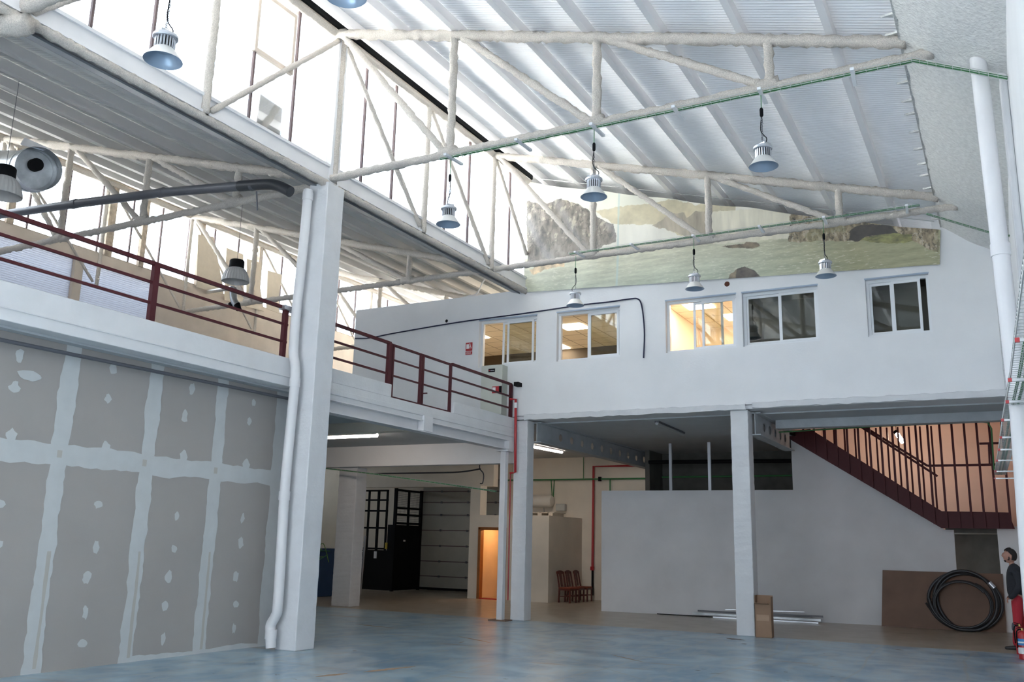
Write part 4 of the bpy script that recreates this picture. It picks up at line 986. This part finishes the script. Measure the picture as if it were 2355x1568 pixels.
# ------------------------------------------------------------------ things on the floor
t = thing('cardboard_box', 'tall open cardboard box standing against the square column', 'box', (-3.80, 16.22, 0), R(4))
th = .008
def lb(mb_, *a): return mb_
ox, oy = -3.80, 16.22
q = MB(); w, dp, hh = .27, .22, .56
q.box(ox-w/2, ox+w/2, oy-dp/2, oy-dp/2+th, 0, .54); q.box(ox-w/2, ox+w/2, oy+dp/2-th, oy+dp/2, 0, .68); q.box(ox-w/2, ox-w/2+th, oy-dp/2, oy+dp/2, 0, .68); q.box(ox+w/2-th, ox+w/2, oy-dp/2, oy+dp/2, 0, .66); q.box(ox-w/2, ox+w/2, oy-dp/2, oy+dp/2, 0, th)
q.build('box_body', CARD, parent=t)
q = MB(); q.prism([(ox-w/2, oy-dp/2, .54), (ox+w/2-.03, oy-dp/2, .54), (ox+w/2-.05, oy-dp/2-.10, .56), (ox-w/2+.01, oy-dp/2-.10, .56)], (0, 0, .007)); q.build('flap', CARD, parent=t)
MB().box(ox-.11, ox+.10, oy-dp/2-.006, oy-dp/2-.001, .27, .37).build('tape', mat('light_cardboard', (.40, .27, .18), .7), parent=t)

for k, (ua, va, ub, vb, r_, mt, lab) in enumerate(((1511, 1413, 1700, 1425, .010, BLACK, 'thin black rod lying farthest left along the partition foot'),
        (1594, 1410, 1888, 1422, .028, GALV, 'thick bright metal profile lying along the partition foot'),
        (1605, 1404, 1868, 1412, .018, DKGREY, 'dull grey metal profile lying behind the bright one'),
        (1668, 1401, 1850, 1407, .010, ALU, 'thin bright strip on top of the metal profiles'),
        (1640, 1420, 1882, 1431, .016, ALU, 'bright metal strip nearest the hall at the partition foot'),
        (1720, 1409, 1893, 1419, .022, DKGREY, 'dark grey metal profile under the bright ones'))):
    yk = (19.85, 19.92, 19.98, 20.0, 19.78, 19.86)[k]
    a = at(ua, va, y=yk+.0); b = at(ub, vb, y=yk+.12)
    a.z = max(a.z, r_+.002+(0, 0, .0, .07, 0, .0)[k]); b.z = max(b.z, a.z) if k == 3 else a.z
    q = MB(); q.bar(a, b, r_*2, r_*1.7); setp(q.build('metal_profile', mt), lab, 'metal profile', 'metal profiles at the partition foot')

q = MB(); pp = [(-2.43, 20.31, 0), (-.22, 20.42, 0), (-.2, 20.53, 1.09), (-2.36, 20.42, 1.09)]; q.prism(pp, (0, .02, 0))
setp(q.build('fibreboard_sheet', BROWN), 'big brown fibreboard sheet leaning at the foot of the partition behind the hose coil', 'board')
t = thing('hose_coil', 'large coil of black hose standing against the brown board', 'hose', (-.9, 20.15, 0))
q = MB(); pts = []
for k in range(int(3.2*40)):
    a = 2*PI*k/40+PI; tt = k/(3.2*40); rx = .63-.08*math.sin(tt*PI*2.2)-.10*tt; rz = .565-.04*tt
    cx_ = -.90+.02*math.sin(a*.37)+.03*tt; pts.append((cx_+rx*math.cos(a), 20.17+.14*tt+.02*math.sin(a), max(.035, .585-.02*tt+rz*math.sin(a)-.03*tt)))
q.tube(pts, .031, n=10); q.build('hose', RUBBER, parent=t, smooth=True)
q = MB(); pts = []
for k in range(int(2.1*40)):
    a = 2*PI*k/40+.6; tt = k/(2.1*40); pts.append((-.93+(.47+.05*tt)*math.cos(a), 20.13+.05*tt, .5+(.42+.03*tt)*math.sin(a)))
q.tube(pts, .022, n=10); q.build('thin_hose', RUBBER, parent=t, smooth=True)
q = MB(); q.tube([(-1.47, 20.15, .35), (-1.53, 20.12, .43), (-1.57, 20.1, .50)], .018, n=8); q.build('hose_end', RUBBER, parent=t, smooth=True)
q = MB(); q.tube([(-.44, 20.14, .93), (-.36, 20.14, .83)], .045, n=12); q.build('coupling', ALU, parent=t, smooth=True)

# extinguishers
def extinguisher(x, y, h, label):
    t = thing('fire_extinguisher', label, 'fire extinguisher', (x, y, 0), 0, 'fire extinguishers at the right edge'); r = .068
    q = MB(); q.lathe([(0, 0), (r, 0), (r+.002, .01), (r, .02), (r, h*.78), (r*.85, h*.85), (r*.4, h*.9), (.015, h*.92), (0, h*.92)], c=(x, y, 0), n=24); q.build('cylinder', RED, parent=t, smooth=True)
    q = MB(); q.tube([(x, y, h*.9), (x, y, h*.99)], .018, n=10); q.build('valve', mat('brass', (.5, .35, .12), .4, metal=.8) if 'brass' not in bpy.data.materials else bpy.data.materials['brass'], parent=t)
    q = MB(); q.bar((x+.02, y, h*.98), (x-.07, y, h*1.03), .018, .01); q.bar((x+.02, y, h*.96), (x-.07, y, h*.96), .018, .01); q.build('handle', BLACK, parent=t)
    q = MB(); q.tube(curve_pts([(x+.01, y, h*.96), (x-.05, y-.02, h*.93), (x-.075, y-.02, h*.8), (x-.072, y-.02, h*.35)], 4), .009, n=7); q.build('hose', BLACK, parent=t, smooth=True)
    if y > 16: return
    q = MB()
    for (z0, z1) in ((.45, .66),): q.lathe([(r+.003, h*z0), (r+.003, h*z1)], c=(x, y, 0), n=24)
    lb_ = q.build('label_band', LABB, parent=t, smooth=True)
    q = MB(); q.lathe([(r+.004, h*.52), (r+.004, h*.57)], c=(x, y, 0), n=24); q.lathe([(r+.004, h*.18), (r+.004, h*.38)], c=(x, y, 0), n=24); q.build('white_band', LABW, parent=lb_, smooth=True)
extinguisher(.0, 16.3, .44, 'red fire extinguisher beside the standing person, the rear one')
extinguisher(.03, 15.55, .43, 'red fire extinguisher with a blue and white label, at the right edge')

# chairs
def make_chair():
    t = thing('dining_chair', 'x', 'chair')
    q = MB(); q.box(-.2, .2, -.2, .2, .385, .43); q.build('seat', CHAIRS, parent=t, bevel=.015)
    q = MB(); q.box(-.19, .19, -.19, .19, .345, .385); q.build('apron', CHAIRW, parent=t)
    for sx in (-1, 1):
        MB().bar((sx*.18, -.18, 0), (sx*.18, -.18, .39), .04).build('leg', CHAIRW, parent=t)
        MB().bar((sx*.18, .2, 0), (sx*.18, .18, .4), .04).build('leg', CHAIRW, parent=t)
        MB().bar((sx*.18, .18, .4), (sx*.17, .27, .86), .035).build('back_post', CHAIRW, parent=t)
        MB().bar((sx*.18, -.18, .18), (sx*.18, .19, .18), .025).build('stretcher', CHAIRW, parent=t)
    MB().bar((-.18, 0, .18), (.18, 0, .18), .025).build('stretcher', CHAIRW, parent=t)
    q = MB(); n = 8
    for i in range(n):
        x0_, x1_ = -.19+.38*i/n, -.19+.38*(i+1)/n; h0 = .87+.03*math.sin(PI*i/n); h1 = .87+.03*math.sin(PI*(i+1)/n)
        q.prism([(x0_, .265, .80), (x1_, .265, .80), (x1_, .275, h1), (x0_, .275, h0)], (0, .025, 0))
    q.build('crest_rail', CHAIRW, parent=t)
    q = MB(); q.prism([(-.05, .19, .44), (.05, .19, .44), (.07, .262, .82), (-.07, .262, .82)], (0, .015, 0)); q.build('back_splat', CHAIRW, parent=t)
    return t
ch = make_chair()
for i, (x, y, a, lab) in enumerate(((-10.12, 21.98, 84, 'nearest dark red wooden chair against the side of the small room'), (-10.1, 22.45, 90, 'middle dark red wooden chair of the row beside the small room'), (-10.08, 22.92, 92, 'farthest dark red wooden chair of the row beside the small room'))):
    o = ch if i == 0 else copy_tree(ch); o.location = Vector((x, y, 0))*S; o.rotation_euler = (0, 0, R(a)); o.scale = (.86, .86, .88); setp(o, lab, 'chair', 'dark red chairs beside the small room')
# boiler and box on far wall
t = thing('water_heater', 'white horizontal water heater on the far wall above the small room', 'water heater', (-11.6, 23.45, 2.45))
q = MB(); q.lathe([(0, -.33), (.14, -.33), (.18, -.28), (.18, .28), (.14, .33), (0, .33)], c=(-11.62, 23.42, 2.63), n=22, axis='x'); q.build('tank', mat('enamel_white', (.7, .66, .58), .35), parent=t, smooth=True)
q = MB(); q.tube([(-11.55, 23.42, 2.47), (-11.55, 23.45, 2.3), (-11.8, 23.45, 2.22)], .014, n=6); q.build('supply_pipe', GALV, parent=t)
q = MB(); q.box(-11.2, -10.92, 23.45, 23.6, 2.36, 2.56); setp(q.build('junction_box', mat('box_grey', (.5, .5, .46), .5), bevel=.02), 'grey junction box on the far wall right of the water heater', 'box')
t = thing('wooden_pallet', 'pale wooden pallet lying on top of the small room', 'pallet', (-10.7, 22.3, 2.17))
for k in range(4): MB().box(-11.35+k*.22, -11.2+k*.22, 22.0, 22.7, 2.25, 2.27).build('slat', PLY, parent=t)
for k in range(3): MB().box(-11.35+k*.32, -11.23+k*.32, 22.0, 22.7, 2.172, 2.25).build('block', PLY, parent=t)

# lift cage
t = thing('lift_cage', 'black steel lift cage with mesh sides in front of the sectional door', 'lift', (-16.6, 23.0, 0))
def cb(p, q_, w=.06): return MB().bar(p, q_, w)
x0, x1, y0, y1 = -17.22, -16.02, 22.55, 23.9
for x in (x0, x1): cb((x, y0, 0), (x, y0, 2.97), .08).build('corner_post', BLACK, parent=t)
cb((x1, y1, 0), (x1, y1, 2.97), .08).build('corner_post', BLACK, parent=t)
MB().box(x0, -16.25, y0-.02, y0+.02, .02, 1.16).build('lower_panel', BLACK, parent=t)
MB().box(x1-.02, x1+.02, y0, y1, .02, 1.9).build('side_panel', BLACK, parent=t)
MB().box(-16.25, x1, y0-.02, y0+.02, .02, 1.9).build('door_panel', BLACK, parent=t)
MB().box(-16.7, -16.6, y0-.03, y0-.02, .92, 1.12).build('label_plate', LABW, parent=t)
MB().box(x1+.02, x1+.03, y0+.45, y0+.55, 1.42, 1.47).build('label_plate', LABW, parent=t)
MB().box(-16.29, -16.23, y0-.06, y0-.02, 1.2, 1.38).build('call_button_box', LABY, parent=t)
for z in (1.2, 1.8, 2.3, 2.62, 2.9): cb((x0+.1, y0, z), (-16.3, y0, z), .05).build('cross_bar', BLACK, parent=t)
for x in (-17.0, -16.65, -16.33): cb((x, y0, 1.16), (x, y0, 2.92), .05 if x != -16.65 else .06).build('upright_bar', BLACK, parent=t)
for z in (1.95, 2.2, 2.4, 2.92): cb((x1, y0, z), (x1, y1, z), .06).build('cross_bar', BLACK, parent=t)
cb((x1, (y0+y1)/2, 1.9), (x1, (y0+y1)/2, 2.95), .05).build('upright_bar', BLACK, parent=t)
q = MB()
for k in range(1, 20): q.tube([(x1, y0+(y1-y0)*k/20, 1.9), (x1, y0+(y1-y0)*k/20, 2.95)], .003, n=4)
for k in range(20): q.tube([(x1, y0, 1.93+k*.052), (x1, y1, 1.93+k*.052)], .003, n=4)
q.build('wire_mesh', BLACK, parent=t)

# blue container and bits behind the big column
t = thing('blue_container', 'dark blue open container with green cables behind the big column', 'container', (-16.3, 19.6, 0))
q = MB(); q.box(-17.6, -15.62, 18.8, 20.0, .0, 1.17); q.build('body', BLUEB, parent=t, bevel=.03)
q = MB(); q.box(-17.65, -15.58, 18.75, 20.05, 1.13, 1.2); q.build('rim', BLUEB, parent=t)
t = thing('cable_heap', 'tangle of green cables spilling over the blue container', 'cable', (-15.6, 18.8, 1.2))
random.seed(11)
for k in range(7):
    pts = [(-16.4+random.uniform(-.4, .4), 19.2, 1.22)]
    for j in range(5): pts.append((-16.1+j*.16+random.uniform(-.2, .2), 18.72+random.uniform(-.05, .03), 1.30-.16*j*random.uniform(.1, 1)+random.uniform(-.03, .10)))
    q = MB(); q.tube(curve_pts(pts, 5), .011, n=6); q.build('green_cable', GREEN if k % 2 else mat('lime_cable', (.12, .25, .06), .5) if 'lime_cable' not in bpy.data.materials else bpy.data.materials['lime_cable'], parent=t, smooth=True)
q = MB(); q.box(-16.6, -16.45, 20.6, 20.75, 1.0, 2.0); q.box(-16.6, -16.45, 20.6, 20.75, 0, 1.0); setp(q.build('black_post', BLACK), 'black upright post with orange marks behind the container', 'post')
t = thing('step_ladder', 'aluminium step ladder folded beside the short warm column', 'ladder', (-15.25, 20.0, 0))
for dx in (0, .3): MB().bar((-15.50+dx, 20.0, .02), (-15.50+dx, 20.08, 1.55), .03, .05).build('side_rail', ALU, parent=t)
for k in range(6): z = .18+k*.24; MB().bar((-15.50, 20.0+z*.05, z), (-15.20, 20.0+z*.05, z), .05, .02).build('rung', ALU, parent=t)
# cardboard box above the office wall top
q = MB(); q.box(-12.9, -11.75, 18.4, 19.0, 6.4, 7.17); setp(q.build('storage_box', PLY), 'beige box standing on the office roof behind the wall top', 'box')
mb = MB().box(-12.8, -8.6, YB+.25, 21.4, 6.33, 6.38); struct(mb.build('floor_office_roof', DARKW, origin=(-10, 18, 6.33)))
q = MB(); q.tube(curve_pts([(-10.4, 16.5, 6.62), (-10.1, 16.5, 6.72), (-9.85, 16.5, 6.75), (-9.7, 16.5, 7.0), (-9.55, 16.5, 7.15)], 5), .016, n=7)
setp(q.build('white_cable', STEELW, smooth=True), 'white cable curling up from the office wall top below the dark roof gap', 'cable')

# ------------------------------------------------------------------ person
PX, PYY = -.02, 16.93
def skinned(name, joints, edges, mt, parent=None, sub=2, root=0):
    me = bpy.data.meshes.new(name); org = worldloc(parent) if parent else Vector((PX, PYY, 0))*S
    me.from_pydata([Vector(j[0])*S-org for j in joints], edges, [])
    o = bpy.data.objects.new(name, me); COL.objects.link(o)
    if parent: o.parent = parent
    else: o.location = org
    sk = o.modifiers.new('skin', 'SKIN'); sk.use_smooth_shade = True
    for i, j in enumerate(joints):
        r_ = j[1] if isinstance(j[1], tuple) else (j[1], j[1]); me.skin_vertices[0].data[i].radius = (r_[0]*S, r_[1]*S); me.skin_vertices[0].data[i].use_root = (i == root)
    sb = o.modifiers.new('sub', 'SUBSURF'); sb.levels = sub; sb.render_levels = sub
    me.materials.append(mt); return o
X, Y = PX, PYY
# facing -x; y is the sideways axis
body = skinned('person', [
    ((X+.02, Y, .76), (.10, .12)), ((X+.03, Y, .95), (.085, .11)), ((X+.03, Y, 1.13), (.09, .13)), ((X+.02, Y, 1.25), (.06, .08)), ((X, Y, 1.30), (.042, .042)), ((X-.01, Y, 1.35), (.042, .042)),
    ((X+.04, Y-.15, 1.19), (.03, .03)), ((X+.09, Y-.22, 1.0), (.022, .022)), ((X-.03, Y-.21, .83), (.022, .022)), ((X-.09, Y-.16, .78), (.025, .03)),
    ((X+.04, Y+.15, 1.19), (.03, .03)), ((X+.09, Y+.22, 1.0), (.022, .022)), ((X-.03, Y+.21, .83), (.022, .022)), ((X-.09, Y+.16, .78), (.025, .03)),
    ((X+.02, Y-.08, .70), (.075, .075)), ((X, Y-.09, .40), (.05, .05)), ((X-.04, Y-.09, .06), (.035, .035)),
    ((X+.03, Y+.08, .70), (.075, .075)), ((X+.04, Y+.09, .40), (.05, .05)), ((X+.07, Y+.09, .06), (.035, .035))],
    [(0, 1), (1, 2), (2, 3), (3, 4), (4, 5), (3, 6), (6, 7), (7, 8), (8, 9), (3, 10), (10, 11), (11, 12), (12, 13), (0, 14), (14, 15), (15, 16), (0, 17), (17, 18), (18, 19)], SKIN)
setp(body, 'standing person in black jacket and red work trousers at the right edge, facing left', 'person')
# head: one surface with brow, nose, lips, chin and ears, looking left and slightly up
def head():
    bm = bmesh.new(); bmesh.ops.create_uvsphere(bm, u_segments=48, v_segments=36, radius=1)
    for v in bm.verts:
        x, y, z = v.co; f = -x                               # face looks to -x
        p = Vector((x*.098, y*.072, z*.118))
        front = max(0, f)
        if z < 0: p.y *= 1+z*.28; p.x *= 1+.10*z if f < 0 else 1
        g = lambda cy_, cz, sy, sz: math.exp(-((y-cy_)/sy)**2-((z-cz)/sz)**2)*(front > .2)
        p.x -= .013*g(0, -.20, .15, .13)+.006*g(0, -.02, .12, .2)   # nose
        p.x -= .014*g(0, .02, .10, .22)
        p.x -= .008*g(0, -.52, .28, .05); p.x -= .007*g(0, -.64, .25, .05); p.x += .006*g(0, -.58, .3, .025)
        p.x -= .014*g(0, -.86, .3, .14)                      # chin
        p.x -= .007*g(0, .22, .6, .08)                       # brow
        for s_ in (-1, 1): p.x += .012*g(.36*s_, .05, .17, .08)
        v.co = p
    for s_ in (-1, 1):
        r_ = bmesh.ops.create_uvsphere(bm, u_segments=12, v_segments=8, radius=1)
        for v in r_['verts']: v.co = Vector((v.co.x*.02+.012, v.co.y*.009+s_*.073, v.co.z*.032-.005))
    return bm
HC = Vector((X-.02, Y, 1.435)); tilt = Matrix.Rotation(R(10), 4, 'Y')
def addmesh(name, bm, mt, parent, loc, rot=None):
    me = bpy.data.meshes.new(name)
    bmesh.ops.scale(bm, vec=(S*.97,)*3, verts=bm.verts)
    if rot: bmesh.ops.transform(bm, matrix=rot, verts=bm.verts)
    bm.to_mesh(me); bm.free()
    for p in me.polygons: p.use_smooth = True
    me.materials.append(mt); o = bpy.data.objects.new(name, me); COL.objects.link(o); o.parent = parent; o.location = Vector(loc)*S-worldloc(parent); return o
hd = addmesh('head', head(), SKIN, body, HC, tilt)
bm = bmesh.new(); bmesh.ops.create_uvsphere(bm, u_segments=40, v_segments=30, radius=1)
dele = []
for v in bm.verts:
    x, y, z = v.co; v.co = Vector((x*.106, y*.079, z*.124+.003))
    lim = .46+.05*math.sin(y*9) if x < -.5 else (.46-(x+.5)*.55 if x < .05 else (.16-(x-.05)*3.2 if x < .25 else -.50))
    if z < lim: dele.append(v)
    elif z > .5 and x < 0: v.co.z += .012; v.co.x -= .004
bmesh.ops.delete(bm, geom=dele, context='VERTS'); addmesh('hair', bm, HAIR, hd, HC, tilt)
bm = bmesh.new(); bmesh.ops.create_uvsphere(bm, u_segments=36, v_segments=30, radius=1)
dele = []
for v in bm.verts:
    x, y, z = v.co; f = -x
    keep = (f > .35 and z < -.62) or (f > .8 and -.52 < z < -.44 and abs(y) < .32) or (abs(y) > .7 and -.6 < z < 0 and f < .3 and f > -.05)
    if not keep: dele.append(v); continue
    p = Vector((x*.103, y*.076*(1+z*.26 if z < 0 else 1), z*.122))
    p.x -= .016*math.exp(-(y/.35)**2-((z+.86)/.16)**2)
    v.co = p
bmesh.ops.delete(bm, geom=dele, context='VERTS'); addmesh('beard', bm, HAIR, hd, HC, tilt)
for s_ in (-1, 1):
    bm = bmesh.new(); bmesh.ops.create_uvsphere(bm, u_segments=10, v_segments=8, radius=.0080)
    e = addmesh('eye', bm, EYE, hd, HC+Vector((-.0775, s_*.027, .012)))
    bm = bmesh.new(); bmesh.ops.create_uvsphere(bm, u_segments=8, v_segments=6, radius=.005); addmesh('iris', bm, HAIR, e, HC+Vector((-.0830, s_*.027, .013)))
    bm = bmesh.new(); bmesh.ops.create_cube(bm, size=1); bmesh.ops.scale(bm, vec=(.006, .03, .006), verts=bm.verts); addmesh('eyebrow', bm, HAIR, hd, HC+Vector((-.092, s_*.028, .042)))
jk = skinned('jacket', [
    ((X+.025, Y, .775), (.125, .15)), ((X+.035, Y, .93), (.135, .15)), ((X+.04, Y, 1.12), (.135, .16)), ((X+.035, Y, 1.23), (.10, .13)), ((X+.01, Y, 1.335), (.064, .062)),
    ((X+.045, Y-.17, 1.2), (.062, .062)), ((X+.09, Y-.22, 1.0), (.058, .055)), ((X-.03, Y-.21, .83), (.05, .045)), ((X-.085, Y-.17, .79), (.042, .04)),
    ((X+.045, Y+.17, 1.2), (.062, .062)), ((X+.09, Y+.22, 1.0), (.058, .055)), ((X-.03, Y+.21, .83), (.05, .045)), ((X-.085, Y+.17, .79), (.042, .04))],
    [(0, 1), (1, 2), (2, 3), (3, 4), (3, 5), (5, 6), (6, 7), (7, 8), (3, 9), (9, 10), (10, 11), (11, 12)], JACKET, body)
tr_ = skinned('trousers', [
    ((X+.03, Y, .90), (.10, .135)), ((X+.03, Y, .70), (.105, .135)), ((X+.02, Y-.085, .60), (.085, .08)), ((X, Y-.09, .40), (.068, .068)), ((X-.02, Y-.09, .25), (.066, .06)), ((X-.04, Y-.09, .055), (.062, .058)),
    ((X+.04, Y+.085, .60), (.085, .08)), ((X+.045, Y+.09, .40), (.068, .068)), ((X+.055, Y+.09, .25), (.066, .06)), ((X+.07, Y+.09, .055), (.062, .058))],
    [(0, 1), (1, 2), (2, 3), (3, 4), (4, 5), (1, 6), (6, 7), (7, 8), (8, 9)], TROUS, body)
for (dx, sy) in ((-.045, -.09), (.015, .09)):
    kn = skinned('knee_patch', [((X+dx+.0+.02, Y+sy, .44), (.052, .052)), ((X+dx+.012, Y+sy, .36), (.062, .060)), ((X+dx+.006, Y+sy, .27), (.060, .056))], [(0, 1), (1, 2)], KNEE, body, 1)
for (dx, sy) in ((-.04, -.09), (.07, .09)):
    skinned('shoe', [((X+dx+.03, Y+sy, .045), (.045, .042)), ((X+dx-.05, Y+sy, .04), (.045, .036)), ((X+dx-.14, Y+sy, .032), (.042, .028)), ((X+dx-.17, Y+sy, .03), (.03, .022))], [(0, 1), (1, 2), (2, 3)], SHOE, body)
# hands tucked at the jacket front: palm, four fingers, thumb
for s_ in (-1, 1):
    bx_, by_, bz_ = X-.098, Y+s_*.155, .790
    J = [((bx_+.02, by_, bz_+.01), (.016, .022)), ((bx_-.005, by_-s_*.012, bz_-.012), (.014, .026))]; E_ = [(0, 1)]
    for k in range(4):
        yy_ = by_-s_*.012+(k-1.5)*.016; b0 = len(J); L_ = (.03, .036, .033, .026)[k]
        J += [((bx_-.012, yy_, bz_-.02), .0075), ((bx_-.016, yy_, bz_-.02-L_), .007), ((bx_-.006, yy_-s_*.003, bz_-.03-L_*1.4), .006)]; E_ += [(1, b0), (b0, b0+1), (b0+1, b0+2)]
    b0 = len(J); J += [((bx_-.01, by_-s_*.035, bz_-.0), .008), ((bx_-.022, by_-s_*.045, bz_-.02), .0075)]; E_ += [(0, b0), (b0, b0+1)]
    skinned('hand', J, E_, SKIN, body, 1)
